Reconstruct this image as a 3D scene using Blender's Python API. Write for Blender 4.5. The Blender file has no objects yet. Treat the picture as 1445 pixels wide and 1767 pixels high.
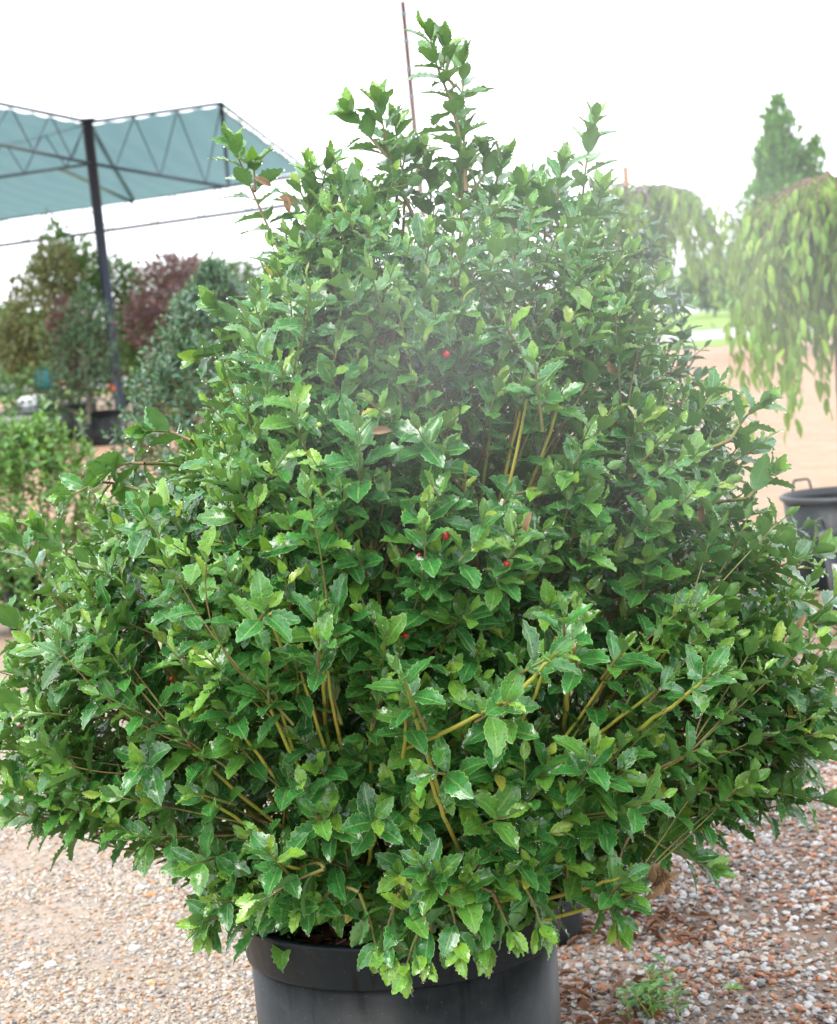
import bpy, math, random
import numpy as np
from mathutils import Vector, Matrix, Euler

random.seed(7)
rng = np.random.default_rng(7)
R = math.radians
S = bpy.context.scene
C = S.collection
PW, PH, F = 1445.0, 1767.0, 3500.0          # size of the photograph and its focal length in its own pixels

# ------------------------------------------------------------------ camera
EYE = Vector((0, 0, 1.63))
PITCH, ROLL = R(-5.6), R(-4.5)
cam_data = bpy.data.cameras.new('camera')
cam = bpy.data.objects.new('camera', cam_data); C.objects.link(cam)
CM = Euler((R(90) + PITCH, 0, 0)).to_matrix() @ Matrix.Rotation(ROLL, 3, 'Z')
cam.matrix_world = Matrix.Translation(EYE) @ CM.to_4x4()
cam_data.sensor_fit = 'HORIZONTAL'; cam_data.sensor_width = 36
cam_data.lens = 36 * F / PW
cam_data.clip_start = 0.05; cam_data.clip_end = 3000
cam_data.dof.use_dof = True; cam_data.dof.focus_distance = 3.35; cam_data.dof.aperture_fstop = 10.5
S.camera = cam
CMn = np.array(CM); EYEn = np.array(EYE)

def at(px, py, Y):
    """the world point seen at photo pixel (px, py) and lying at world distance Y"""
    d = CMn @ np.array([(px - PW / 2) / F, -(py - PH / 2) / F, -1.0])
    return EYEn + d * (Y / d[1])
def project(P):
    q = (np.asarray(P) - EYEn) @ CMn
    z = np.maximum(-q[..., 2], 1e-3)
    return np.stack([PW / 2 + F * q[..., 0] / z, PH / 2 - F * q[..., 1] / z, z], -1)
def ground_at(px, py, z=0.0):
    d = CMn @ np.array([(px - PW / 2) / F, -(py - PH / 2) / F, -1.0])
    return EYEn + d * ((z - EYEn[2]) / d[2])

# ------------------------------------------------------------------ sky, light, exposure
W = bpy.data.worlds.new('World'); S.world = W; W.use_nodes = True
nt = W.node_tree; nt.nodes.clear()
sky = nt.nodes.new('ShaderNodeTexSky'); sky.sky_type = 'NISHITA'; sky.sun_disc = False
SUN_EL, SUN_AZ = R(56), R(-138)
sky.sun_elevation = SUN_EL; sky.sun_rotation = SUN_AZ; sky.air_density = 1.0; sky.dust_density = 3.0; sky.ozone_density = 1.0
mixs = nt.nodes.new('ShaderNodeMix'); mixs.data_type = 'RGBA'; mixs.inputs[0].default_value = 0.80
mixs.inputs[7].default_value = (9.6, 9.9, 10.4, 1)          # the even cloud layer that covers the blue
bg = nt.nodes.new('ShaderNodeBackground'); bg.inputs['Strength'].default_value = 0.10
wo = nt.nodes.new('ShaderNodeOutputWorld')
nt.links.new(sky.outputs[0], mixs.inputs[6]); nt.links.new(mixs.outputs[2], bg.inputs['Color'])
nt.links.new(bg.outputs[0], wo.inputs['Surface'])
sl = bpy.data.lights.new('sun', 'SUN'); sl.energy = 1.1; sl.angle = R(30); sl.color = (1, 0.97, 0.92)
so = bpy.data.objects.new('sun', sl); C.objects.link(so)
sd = Vector((math.sin(SUN_AZ) * math.cos(SUN_EL), math.cos(SUN_AZ) * math.cos(SUN_EL), math.sin(SUN_EL)))
so.rotation_euler = sd.to_track_quat('Z', 'Y').to_euler()
S.view_settings.view_transform = 'Standard'; S.view_settings.look = 'None'
S.view_settings.exposure = 1.60; S.view_settings.gamma = 1.0; S.view_settings.use_curve_mapping = False
S.render.engine = 'CYCLES'
S.cycles.max_bounces = 7; S.cycles.diffuse_bounces = 3; S.cycles.glossy_bounces = 2
S.cycles.transmission_bounces = 5; S.cycles.transparent_max_bounces = 6; S.cycles.volume_bounces = 1
S.cycles.volume_step_rate = 2.0
S.cycles.use_denoising = True

# ------------------------------------------------------------------ node helpers
class NT:
    def __init__(s, name):
        s.m = bpy.data.materials.new(name); s.m.use_nodes = True
        s.t = s.m.node_tree; s.t.nodes.clear()
        s.out = s.t.nodes.new('ShaderNodeOutputMaterial')
    def n(s, typ, **kw):
        x = s.t.nodes.new(typ)
        for k, v in kw.items(): setattr(x, k, v)
        return x
    def put(s, sock, v):
        if hasattr(v, 'bl_idname') or hasattr(v, 'is_output'): s.t.links.new(v, sock)
        elif isinstance(v, (tuple, list)) and len(v) == 3 and sock.type == 'RGBA': sock.default_value = (*v, 1)
        else: sock.default_value = v
    def math(s, op, a, b=0.0, c=0.0, clamp=False):
        x = s.n('ShaderNodeMath', operation=op); x.use_clamp = clamp
        s.put(x.inputs[0], a); s.put(x.inputs[1], b)
        if op in ('SMOOTHSTEP', 'MULTIPLY_ADD'): s.put(x.inputs[2], c)
        return x.outputs[0]
    def smooth(s, v, lo, hi, a=0.0, b=1.0):
        x = s.n('ShaderNodeMapRange', interpolation_type='SMOOTHSTEP')
        s.put(x.inputs[0], v); x.inputs[1].default_value = lo; x.inputs[2].default_value = hi
        x.inputs[3].default_value = a; x.inputs[4].default_value = b
        return x.outputs[0]
    def mix(s, f, a, b, blend='MIX'):
        x = s.n('ShaderNodeMix', data_type='RGBA', blend_type=blend)
        s.put(x.inputs[0], f); s.put(x.inputs[6], a); s.put(x.inputs[7], b)
        return x.outputs[2]
    def noise(s, scale, detail=3, rough=0.55, vec=None):
        x = s.n('ShaderNodeTexNoise'); x.inputs['Scale'].default_value = scale
        x.inputs['Detail'].default_value = detail; x.inputs['Roughness'].default_value = rough
        if vec is not None: s.put(x.inputs['Vector'], vec)
        return x.outputs['Fac']
    def voronoi(s, scale, feature='F1', vec=None, rnd=1.0):
        x = s.n('ShaderNodeTexVoronoi', feature=feature); x.inputs['Scale'].default_value = scale
        x.inputs['Randomness'].default_value = rnd
        if vec is not None: s.put(x.inputs['Vector'], vec)
        return x
    def ramp(s, f, stops, mode='LINEAR'):
        x = s.n('ShaderNodeValToRGB'); s.put(x.inputs[0], f); cr = x.color_ramp; cr.interpolation = mode
        cr.elements[0].position, cr.elements[0].color = stops[0][0], (*stops[0][1], 1)
        cr.elements[1].position, cr.elements[1].color = stops[-1][0], (*stops[-1][1], 1)
        for p, c in stops[1:-1]:
            e = cr.elements.new(p); e.color = (*c, 1)
        return x.outputs[0]
    def bump(s, h, strength=0.5, dist=0.01, normal=None):
        x = s.n('ShaderNodeBump'); x.inputs['Strength'].default_value = strength; x.inputs['Distance'].default_value = dist
        s.put(x.inputs['Height'], h)
        if normal is not None: s.put(x.inputs['Normal'], normal)
        return x.outputs[0]
    def pos(s): return s.n('ShaderNodeNewGeometry').outputs['Position']
    def obj(s): return s.n('ShaderNodeTexCoord').outputs['Object']
    def principled(s, col, rough=0.5, metal=0.0, spec=0.5, normal=None, **kw):
        x = s.n('ShaderNodeBsdfPrincipled')
        s.put(x.inputs['Base Color'], col); s.put(x.inputs['Roughness'], rough); s.put(x.inputs['Metallic'], metal)
        x.inputs['Specular IOR Level'].default_value = spec
        if normal is not None: s.put(x.inputs['Normal'], normal)
        for k, v in kw.items(): s.put(x.inputs[k.replace('_', ' ')], v)
        return x.outputs[0]
    def done(s, shader): s.t.links.new(shader, s.out.inputs['Surface']); return s.m

def simple(name, col, rough=0.5, var=0.15, scale=30, metal=0.0, spec=0.5, bump=0.0):
    t = NT(name); v = t.noise(scale, 4, vec=t.obj())
    c = t.mix(v, tuple(x * (1 - var) for x in col), tuple(min(1, x * (1 + var)) for x in col))
    nm = t.bump(v, bump, 0.01) if bump else None
    return t.done(t.principled(c, rough, metal, spec, nm))

def leaf_material(name, dark, mid, young, margin, under, rough=0.26, wet=1.0, transl=0.22, hue=0.0):
    t = NT(name)
    tint = t.n('ShaderNodeAttribute', attribute_name='tint').outputs['Fac']
    uv = t.n('ShaderNodeUVMap').outputs[0]
    sx = t.n('ShaderNodeSeparateXYZ'); t.put(sx.inputs[0], uv)
    u = t.math('ABSOLUTE', t.math('MULTIPLY_ADD', sx.outputs[0], 2.0, -1.0))
    v = sx.outputs[1]
    pos = t.pos()
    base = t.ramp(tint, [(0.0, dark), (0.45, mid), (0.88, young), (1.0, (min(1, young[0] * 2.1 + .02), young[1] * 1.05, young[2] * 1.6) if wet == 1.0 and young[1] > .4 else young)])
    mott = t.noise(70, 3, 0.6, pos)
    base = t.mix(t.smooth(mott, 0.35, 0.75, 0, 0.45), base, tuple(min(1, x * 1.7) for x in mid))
    patch = t.noise(5, 2, 0.5, pos)                               # whole twigs a little lighter or darker
    base = t.mix(t.smooth(patch, 0.35, 0.7, 0.0, 0.35), base, tuple(x * 0.6 for x in dark))
    # side veins and midrib
    ang = t.math('ADD', t.math('MULTIPLY', v, 11.0), t.math('MULTIPLY', u, -3.4))
    vein = t.math('ABSOLUTE', t.math('MULTIPLY_ADD', t.math('FRACT', ang), 2.0, -1.0))
    veinm = t.smooth(vein, 0.80, 1.0)
    rib = t.smooth(u, 0.035, 0.11, 1.0, 0.0)
    edge = t.smooth(u, 0.88, 0.97)
    col = t.mix(t.math('MULTIPLY', veinm, 0.22), base, margin)
    col = t.mix(t.math('MULTIPLY', rib, 0.5), col, margin)
    col = t.mix(t.math('MULTIPLY', edge, 0.75), col, margin)
    spot = t.math('MULTIPLY', t.smooth(t.noise(190, 2, .5, pos), .70, .76), t.smooth(t.noise(7, 1, .5, pos), .50, .62))
    col = t.mix(t.math('MULTIPLY', spot, .7), col, (.10, .06, .02))
    geo = t.n('ShaderNodeNewGeometry')
    col = t.mix(t.math('MULTIPLY', geo.outputs['Backfacing'], 0.75), col, under)
    # beads of rain on the upper face
    vo = t.voronoi(260, vec=pos); vo2 = t.voronoi(120, vec=pos)
    drop = t.math('ADD', t.smooth(vo.outputs['Distance'], 0.16, 0.36, 1.0, 0.0), t.smooth(vo2.outputs['Distance'], 0.12, 0.27, 1.8, 0.0))
    h = t.math('ADD', t.math('MULTIPLY', drop, 0.55 * wet), t.math('MULTIPLY', veinm, -0.12))
    h = t.math('ADD', h, t.math('MULTIPLY', t.noise(45, 2, 0.5, pos), 0.9))
    nm = t.bump(h, 0.7, 0.0026)
    rg = t.smooth(mott, 0.3, 0.7, rough * 0.75, rough * 1.5)
    rg = t.math('ADD', rg, t.math('MULTIPLY', geo.outputs['Backfacing'], 0.3))
    p = t.principled(col, rg, 0.0, 0.5, nm, Coat_Weight=.6 * wet, Coat_Roughness=.10)
    tr = t.n('ShaderNodeBsdfTranslucent'); t.put(tr.inputs[0], t.mix(0.5, col, young)); 
    mx = t.n('ShaderNodeMixShader'); mx.inputs[0].default_value = transl
    t.t.links.new(p, mx.inputs[1]); t.t.links.new(tr.outputs[0], mx.inputs[2])
    return t.done(mx.outputs[0])

def bark_material(name, a, b, scale=25, rough=0.55):
    t = NT(name); p = t.pos()
    f = t.noise(scale, 4, 0.6, p); g = t.noise(scale * 5, 2, 0.6, p)
    c = t.mix(t.smooth(f, 0.38, 0.62), a, b)
    c = t.mix(t.smooth(g, 0.60, 0.70, 0, 0.6), c, tuple(x * 0.25 for x in b))
    return t.done(t.principled(c, rough, normal=t.bump(g, 0.4, 0.002)))

M = {}
M['holly'] = leaf_material('holly_leaf', (0.012, 0.085, 0.026), (0.032, 0.195, 0.034), (0.25, 0.46, 0.035), (0.30, 0.46, 0.12), (0.085, 0.20, 0.062))
M['holly_old'] = leaf_material('holly_leaf_dusky', (0.013, 0.07, 0.025), (0.026, 0.135, 0.034), (0.12, 0.29, 0.04), (0.12, 0.24, 0.07), (0.09, 0.16, 0.06), rough=0.3)
M['bluish'] = leaf_material('grey_green_leaf', (0.020, 0.080, 0.042), (0.040, 0.135, 0.065), (0.10, 0.26, 0.07), (0.12, 0.26, 0.12), (0.09, 0.17, 0.08), rough=0.33)
M['privet'] = leaf_material('light_green_leaf', (0.030, 0.12, 0.030), (0.07, 0.22, 0.045), (0.22, 0.42, 0.04), (0.26, 0.42, 0.10), (0.14, 0.26, 0.07), rough=0.35, wet=0.4)
M['weeping'] = leaf_material('weeping_leaf', (0.06, 0.17, 0.018), (0.155, 0.315, 0.026), (0.31, 0.46, 0.035), (0.17, 0.30, 0.06), (0.20, 0.34, 0.07), rough=0.4, wet=0.1, transl=0.38)
M['cedar'] = leaf_material('cedar_spray', (0.035, 0.13, 0.02), (0.07, 0.22, 0.03), (0.14, 0.32, 0.04), (0.12, 0.28, 0.04), (0.08, 0.18, 0.03), rough=0.6, wet=0, transl=0.3)
M['far_green'] = leaf_material('distant_green_leaf', (0.05, 0.13, 0.035), (0.12, 0.24, 0.07), (0.24, 0.38, 0.11), (0.15, 0.26, 0.08), (0.11, 0.18, 0.06), rough=0.5, wet=0, transl=0.3)
M['far_dark'] = leaf_material('distant_dark_leaf', (0.025, 0.07, 0.035), (0.05, 0.115, 0.05), (0.10, 0.18, 0.07), (0.08, 0.14, 0.05), (0.05, 0.09, 0.04), rough=0.5, wet=0)
M['burgundy'] = leaf_material('burgundy_leaf', (0.035, 0.045, 0.030), (0.068, 0.050, 0.045), (0.20, 0.06, 0.06), (0.16, 0.06, 0.07), (0.12, 0.06, 0.07), rough=0.5, wet=0)
M['maroon'] = leaf_material('red_maple_leaf', (0.07, 0.040, 0.048), (0.13, 0.072, 0.085), (0.18, 0.13, 0.07), (0.2, 0.1, 0.1), (0.18, 0.10, 0.10), rough=0.5, wet=0, transl=0.3)
M['bronze'] = leaf_material('bronze_leaf', (0.08, 0.095, 0.035), (0.14, 0.16, 0.06), (0.20, 0.22, 0.09), (0.16, 0.16, 0.05), (0.12, 0.12, 0.05), rough=0.5, wet=0, transl=0.3)
M['dead'] = leaf_material('dead_leaf', (0.10, 0.055, 0.025), (0.19, 0.115, 0.055), (0.32, 0.21, 0.11), (0.26, 0.17, 0.09), (0.22, 0.14, 0.08), rough=0.6, wet=0, transl=0.15)
M['stem'] = bark_material('green_yellow_stem', (0.26, 0.30, 0.04), (0.34, 0.30, 0.05), 22)
M['twig'] = bark_material('brown_green_twig', (0.16, 0.19, 0.04), (0.17, 0.10, 0.045), 14)
M['bark'] = bark_material('red_brown_bark', (0.16, 0.075, 0.05), (0.10, 0.055, 0.04), 18)
M['bark_grey'] = bark_material('grey_bark', (0.14, 0.12, 0.10), (0.09, 0.075, 0.06), 18)
M['berry'] = simple('red_berry', (0.36, 0.014, 0.014), 0.15, 0.2, 200)
M['berry_green'] = simple('green_berry', (0.30, 0.40, 0.08), 0.2, 0.2, 200)
M['berry_pink'] = simple('salmon_berry', (0.75, 0.28, 0.16), 0.25, 0.1, 200)
t = NT('rain_water'); M['water'] = t.done(t.principled((1, 1, 1), 0.02, 0, 0.5, IOR=1.33, Transmission_Weight=1.0))

# black nursery pot plastic: wet streaks on the lip, pale dust on the wall
def pot_material(name, base, dusty, streak):
    t = NT(name); p = t.obj()
    mp = t.n('ShaderNodeMapping'); t.put(mp.inputs[0], p); mp.inputs['Scale'].default_value = (1, 1, 0.10)
    st = t.noise(38, 3, 0.6, mp.outputs[0]); sm = t.noise(9, 5, 0.65, p); sp = t.noise(240, 2, 0.5, p)
    c = t.mix(t.smooth(sm, 0.35, 0.75, 0.1, 0.9), base, dusty)
    c = t.mix(t.smooth(sp, 0.70, 0.76, 0, 0.6), c, (0.16, 0.16, 0.15))
    c = t.mix(t.smooth(st, 0.57, 0.63, 0, streak), c, tuple(x * 0.25 for x in base))
    c = t.mix(t.smooth(t.noise(14, 6, .75, p), .60, .72, 0, .14), c, (.075, .07, .06))
    rg = t.smooth(st, 0.5, 0.62, 0.42, 0.42 - .12 * streak)
    return t.done(t.principled(c, rg, 0, 0.22, t.bump(t.math('ADD', sm, t.math('MULTIPLY', st, 0.3)), 0.25, 0.004)))
M['pot'] = pot_material('black_plastic', (0.007, 0.009, 0.010), (0.030, 0.033, 0.034), .35)
M['pot_lip'] = pot_material('wet_black_plastic', (0.005, 0.0095, 0.0125), (0.008, 0.014, 0.017), .8)
M['soil'] = simple('potting_soil', (0.035, 0.022, 0.016), 0.6, 0.6, 90, bump=0.8)
M['mulch'] = simple('bark_mulch', (0.13, 0.055, 0.025), 0.45, 0.7, 60, bump=0.3)

# ------------------------------------------------------------------ mesh helpers
def link(o): C.objects.link(o); return o
def make_mesh(name, V, faces, uv=None, tint=None, mat=None, smooth=True, mats=None, mi=None, colour=None):
    """V (n,3); faces: list of (k,3) / (k,4) integer arrays; uv (n,2) per vertex; tint (n,)"""
    me = bpy.data.meshes.new(name)
    V = np.asarray(V, np.float32); me.vertices.add(len(V)); me.vertices.foreach_set('co', V.ravel())
    faces = [np.asarray(f, np.int32) for f in faces if len(f)]
    idx = np.concatenate([f.ravel() for f in faces])
    sizes = np.concatenate([np.full(len(f), f.shape[1], np.int32) for f in faces])
    me.loops.add(len(idx)); me.loops.foreach_set('vertex_index', idx)
    me.polygons.add(len(sizes)); me.polygons.foreach_set('loop_start', np.concatenate([[0], np.cumsum(sizes)[:-1]]).astype(np.int32))
    if uv is not None:
        l = me.uv_layers.new(name='UVMap'); l.data.foreach_set('uv', np.asarray(uv, np.float32)[idx].ravel())
    if tint is not None:
        a = me.attributes.new('tint', 'FLOAT', 'POINT'); a.data.foreach_set('value', np.asarray(tint, np.float32))
    if colour is not None:
        a = me.attributes.new('stone', 'FLOAT_COLOR', 'POINT'); a.data.foreach_set('color', np.asarray(colour, np.float32).ravel())
    for m in (mats or ([mat] if mat else [])): me.materials.append(m)
    if mi is not None: me.polygons.foreach_set('material_index', np.asarray(mi, np.int32))
    me.update(calc_edges=True)
    me.polygons.foreach_set('use_smooth', np.full(len(sizes), smooth, bool))
    me.validate(clean_customdata=False)
    return me
def ob(name, me, parent=None, loc=None, **props):
    o = bpy.data.objects.new(name, me); link(o)
    if parent is not None: o.parent = parent
    if loc is not None: o.location = loc
    for k, v in props.items(): o[k] = v
    return o
def thing(name, label, cat, loc=(0, 0, 0), rz=0.0, group=None):
    o = bpy.data.objects.new(name, None); o.empty_display_size = 0.1; link(o)
    o.location = Vector([float(x) for x in loc]); o.rotation_euler = (0, 0, rz); o['label'] = label; o['category'] = cat
    if group: o['group'] = group
    return o

class Soup:
    """collects pieces of geometry that become ONE object"""
    def __init__(s): s.V = []; s.Q = []; s.T = []; s.n = 0
    def add(s, V, Q=None, T=None):
        V = np.asarray(V, float)
        if Q is not None and len(Q): s.Q.append(np.asarray(Q) + s.n)
        if T is not None and len(T): s.T.append(np.asarray(T) + s.n)
        s.V.append(V); s.n += len(V); return s
    def box(s, c, size, rot=None):
        x, y, z = [q / 2 for q in size]
        V = np.array([(a * x, b * y, d * z) for d in (-1, 1) for a, b in ((-1, -1), (1, -1), (1, 1), (-1, 1))])
        if rot is not None: V = V @ np.array(rot).T
        return s.add(V + np.array(c), [(3, 2, 1, 0), (4, 5, 6, 7), (0, 1, 5, 4), (1, 2, 6, 5), (2, 3, 7, 6), (3, 0, 4, 7)])
    def tube(s, P, rad, sides=6, cap=True):
        P = np.asarray(P, float); n = len(P); rad = np.broadcast_to(np.asarray(rad, float), (n,))
        T = np.gradient(P, axis=0); T /= np.linalg.norm(T, axis=1)[:, None] + 1e-9
        up = np.array([0, 0, 1.0]) if abs(T[0, 2]) < 0.9 else np.array([1.0, 0, 0])
        A = np.cross(T, up); A /= np.linalg.norm(A, axis=1)[:, None] + 1e-9; B = np.cross(T, A)
        a = np.arange(sides) * 2 * math.pi / sides
        V = P[:, None] + rad[:, None, None] * (np.cos(a)[None, :, None] * A[:, None] + np.sin(a)[None, :, None] * B[:, None])
        i = np.arange(n - 1)[:, None] * sides; j = np.arange(sides)[None]; k = (j + 1) % sides
        Q = np.stack([i + j, i + k, i + sides + k, i + sides + j], -1).reshape(-1, 4)
        V = V.reshape(-1, 3); T3 = []
        if cap:
            V = np.vstack([V, P[:1], P[-1:]]); c0 = n * sides
            T3 = [(c0, q, (q + 1) % sides) for q in range(sides)] + [(c0 + 1, (n - 1) * sides + (q + 1) % sides, (n - 1) * sides + q) for q in range(sides)]
        return s.add(V, Q[:, ::-1], np.array(T3)[:, ::-1] if len(T3) else None)
    def lathe(s, prof, seg=48, c=(0, 0, 0), closed=False):
        a = np.arange(seg) * 2 * math.pi / seg; prof = np.array(prof)
        V = np.stack([prof[:, None, 0] * np.cos(a), prof[:, None, 0] * np.sin(a), np.repeat(prof[:, None, 1], seg, 1)], -1).reshape(-1, 3) + np.array(c)
        i = np.arange(len(prof) - 1)[:, None] * seg; j = np.arange(seg)[None]; k = (j + 1) % seg
        return s.add(V, np.stack([i + j, i + k, i + seg + k, i + seg + j], -1).reshape(-1, 4))
    def mesh(s, name, mat, smooth=False):
        V = np.vstack(s.V); f = []
        if s.Q: f.append(np.vstack(s.Q))
        if s.T: f.append(np.vstack(s.T))
        return make_mesh(name, V, f, mat=mat, smooth=smooth)
    def build(s, name, mat, parent=None, smooth=False, **props):
        V = np.vstack(s.V)
        if parent is not None:                      # children are written in world coordinates
            W0 = Matrix.Translation(parent.location) @ parent.rotation_euler.to_matrix().to_4x4()
            V = (V - np.array(W0.translation)) @ np.array(W0.to_3x3())
        s.V = [V]
        return ob(name, s.mesh(name, mat, smooth), parent, **props)

def norm(a): a = np.asarray(a, float); return a / (np.linalg.norm(a, axis=-1, keepdims=True) + 1e-9)
def bezier(p0, p1, p2, n):
    t = np.linspace(0, 1, n)[:, None]
    return (1 - t) ** 2 * np.array(p0) + 2 * t * (1 - t) * np.array(p1) + t * t * np.array(p2)

# ------------------------------------------------------------------ leaf shapes
def leaf_shape(seed, kind='holly', hi=True):
    r = np.random.default_rng(seed)
    if kind == 'holly': width, teeth, curl, fold = r.uniform(.21, .26), 7, r.uniform(.05, .30), r.uniform(.25, .6)
    elif kind == 'young': width, teeth, curl, fold = r.uniform(.19, .24), 7, r.uniform(-.10, .12), r.uniform(.5, .9)
    elif kind == 'small': width, teeth, curl, fold = r.uniform(.22, .27), 0, r.uniform(.0, .25), r.uniform(.2, .6)
    elif kind == 'long': width, teeth, curl, fold = r.uniform(.12, .16), 0, r.uniform(.1, .4), r.uniform(.3, .8)
    elif kind == 'dead': width, teeth, curl, fold = r.uniform(.15, .2), 6, r.uniform(.2, .7), r.uniform(1.3, 2.0)
    else: width, teeth, curl, fold = .3, 0, .1, .3
    if hi: y = np.concatenate([[0, .04, .08], np.linspace(.12, 1, 13)])
    elif kind == 'far': y = np.array([0, .5, 1.0])
    else: y = np.array([0, .1, .32, .55, .78, 1.0])
    w = np.where(y < .09, .012, width * np.sin(np.pi * np.clip((y - .06) / .94, 0, 1) ** .88) ** .80 + .004)
    if kind == 'far': w = np.array([.05, .3, .03])
    w[-1] = .004; fwd = np.zeros_like(y); tz = np.zeros_like(y)
    if hi and teeth:
        k = np.arange(len(y)); odd = ((k % 2) == 0) & (y > .22) & (y < .97)
        amp = r.uniform(.07, .16, len(y)); w = np.where(odd, w * (1 + amp) + .005, w * .965)
        fwd = np.where(odd, .020, -.004); tz = np.where(odd, r.uniform(-.01, .035, len(y)), -.006)
    wav = r.uniform(.012, .034) * np.sin(y * r.uniform(9, 16) + r.uniform(0, 6))
    cols = (-1, -.55, 0, .55, 1) if hi else (-1, 0, 1)
    V, UV = [], []
    side = r.uniform(-.10, .10); tw = r.uniform(-.35, .35)
    for i, yy in enumerate(y):
        for c in cols:
            x = w[i] * c; ac = abs(c)
            z = fold * abs(x) * (.75 if ac > .9 else 1) - curl * yy ** 2 + (wav[i] * ac * (1 if c > 0 else -.7)) + (tz[i] if ac > .9 else 0)
            z += x * tw * yy
            V.append((x + side * yy ** 2, yy + (fwd[i] if ac > .9 else 0), z)); UV.append((.5 + .5 * c, yy))
    m = len(cols); i = np.arange(len(y) - 1)[:, None] * m; j = np.arange(m - 1)[None]
    Q = np.stack([i + j, i + j + 1, i + m + j + 1, i + m + j], -1).reshape(-1, 4)
    return np.array(V), Q, np.array(UV)
_shape = {}
def shape(seed, kind, hi):
    k = (seed, kind, hi)
    if k not in _shape: _shape[k] = leaf_shape(seed * 31 + 5, kind, hi)
    return _shape[k]

class Leaves:
    """leaf placements: position, frame (x across, y along, z face), length, tint, shape"""
    def __init__(s, kinds=('holly', 'young'), nshape=6): s.p = []; s.f = []; s.l = []; s.t = []; s.k = []; s.s = []; s.kinds = kinds; s.ns = nshape
    def put(s, p, along, face, length, tint, kind=0):
        a = norm(along); n = np.asarray(face, float); n = norm(n - a * np.sum(a * n, -1, keepdims=True))
        s.p.append(np.atleast_2d(p)); m = len(s.p[-1])
        f = np.stack([np.cross(a, n), a, n], -2).reshape(-1, 3, 3)
        s.f.append(f); s.l.append(np.broadcast_to(length, m)); s.t.append(np.broadcast_to(tint, m)); s.k.append(np.broadcast_to(kind, m))
        s.s.append(rng.integers(0, s.ns, m))
    def arrays(s):
        return [np.concatenate(x) for x in (s.p, s.f, s.l, s.t, s.k, s.s)]

OCC = None
def visible_cells(p, f, l, cell=5.0):
    """for each leaf the number of picture cells in which it is the nearest leaf"""
    pts = []
    for yy in (.2, .4, .6, .8, .97):
        for xx in (-.13, 0, .13): pts.append(p + l[:, None] * (yy * f[:, 1] + xx * f[:, 0]))
    pts = np.stack(pts, 1); q = project(pts)
    W_, H_ = int(PW / cell), int(PH / cell)
    cx = np.floor(q[..., 0] / cell).astype(int); cy = np.floor(q[..., 1] / cell).astype(int)
    ok = (cx >= 0) & (cx < W_) & (cy >= 0) & (cy < H_)
    lid = np.repeat(np.arange(len(p)), pts.shape[1]).reshape(cx.shape)
    cid = (cy * W_ + cx)[ok]; z = q[..., 2][ok]; li = lid[ok]
    o = np.lexsort((z, cid)); cid, li, z = cid[o], li[o], z[o]
    first = np.concatenate([[True], cid[1:] != cid[:-1]])
    fc, fz, fl = cid[first], z[first], li[first]
    own = fl.copy()
    if OCC is not None:
        keep = fz < OCC[fc]; fc, fz, fl = fc[keep], fz[keep], fl[keep]
    cnt = np.bincount(fl, minlength=len(p))
    buf = np.full(W_ * H_, 1e9); buf[fc] = fz
    return cnt, buf

def finish_leaves(L, root, mat, top=300, hi_all=True, name='leaf', levels=6, rest_name='foliage'):
    """the leaves that show largest become objects, the others one joined part"""
    global OCC
    p, f, l, t, k, sh = L.arrays()
    base = np.array(root.location)
    cnt, buf = visible_cells(p, f, l)
    OCC = buf if OCC is None else np.minimum(OCC, buf)
    score = cnt + 1e-4 * l; order = np.argsort(-score)
    pick = order[:top]; pick = pick[cnt[pick] > 0]
    tq = np.clip(np.round(t * (levels - 1)), 0, levels - 1).astype(int)
    cache = {}
    for i in pick:
        key = (sh[i], k[i], tq[i])
        if key not in cache:
            V, Q, UV = shape(int(sh[i]), L.kinds[k[i]], True)
            cache[key] = make_mesh(name, V, [Q], UV, np.full(len(V), tq[i] / (levels - 1)), mat)
        o = bpy.data.objects.new(name, cache[key]); link(o); o.parent = root
        m3 = Matrix(((f[i] * l[i]).T).tolist())
        o.matrix_basis = Matrix.Translation(Vector((p[i] - base).tolist())) @ m3.to_4x4()
    rest = np.ones(len(p), bool); rest[pick] = False
    Vs, Qs, Us, Ts = [], [], [], []; n = 0
    vis = cnt > 1
    for hi in (True, False):
        for kk in range(len(L.kinds)):
            for s_ in range(L.ns):
                w = np.where(rest & (k == kk) & (sh == s_) & ((vis if hi else ~vis) if hi_all else (np.zeros_like(vis) if hi else np.ones_like(vis))))[0]
                if not len(w): continue
                V, Q, UV = shape(s_, L.kinds[kk], hi)
                X = p[w][:, None] - base + l[w][:, None, None] * np.einsum('vi,nij->nvj', V, f[w])
                Vs.append(X.reshape(-1, 3)); m = len(V)
                Qs.append((Q[None] + (np.arange(len(w)) * m)[:, None, None] + n).reshape(-1, 4)); n += m * len(w)
                Us.append(np.tile(UV, (len(w), 1))); Ts.append(np.repeat(t[w], m))
    if Vs:
        ob(rest_name, make_mesh(rest_name, np.vstack(Vs), [np.vstack(Qs)], np.vstack(Us), np.concatenate(Ts), mat), root, kind='stuff')
    return p, f, l, cnt

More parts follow.
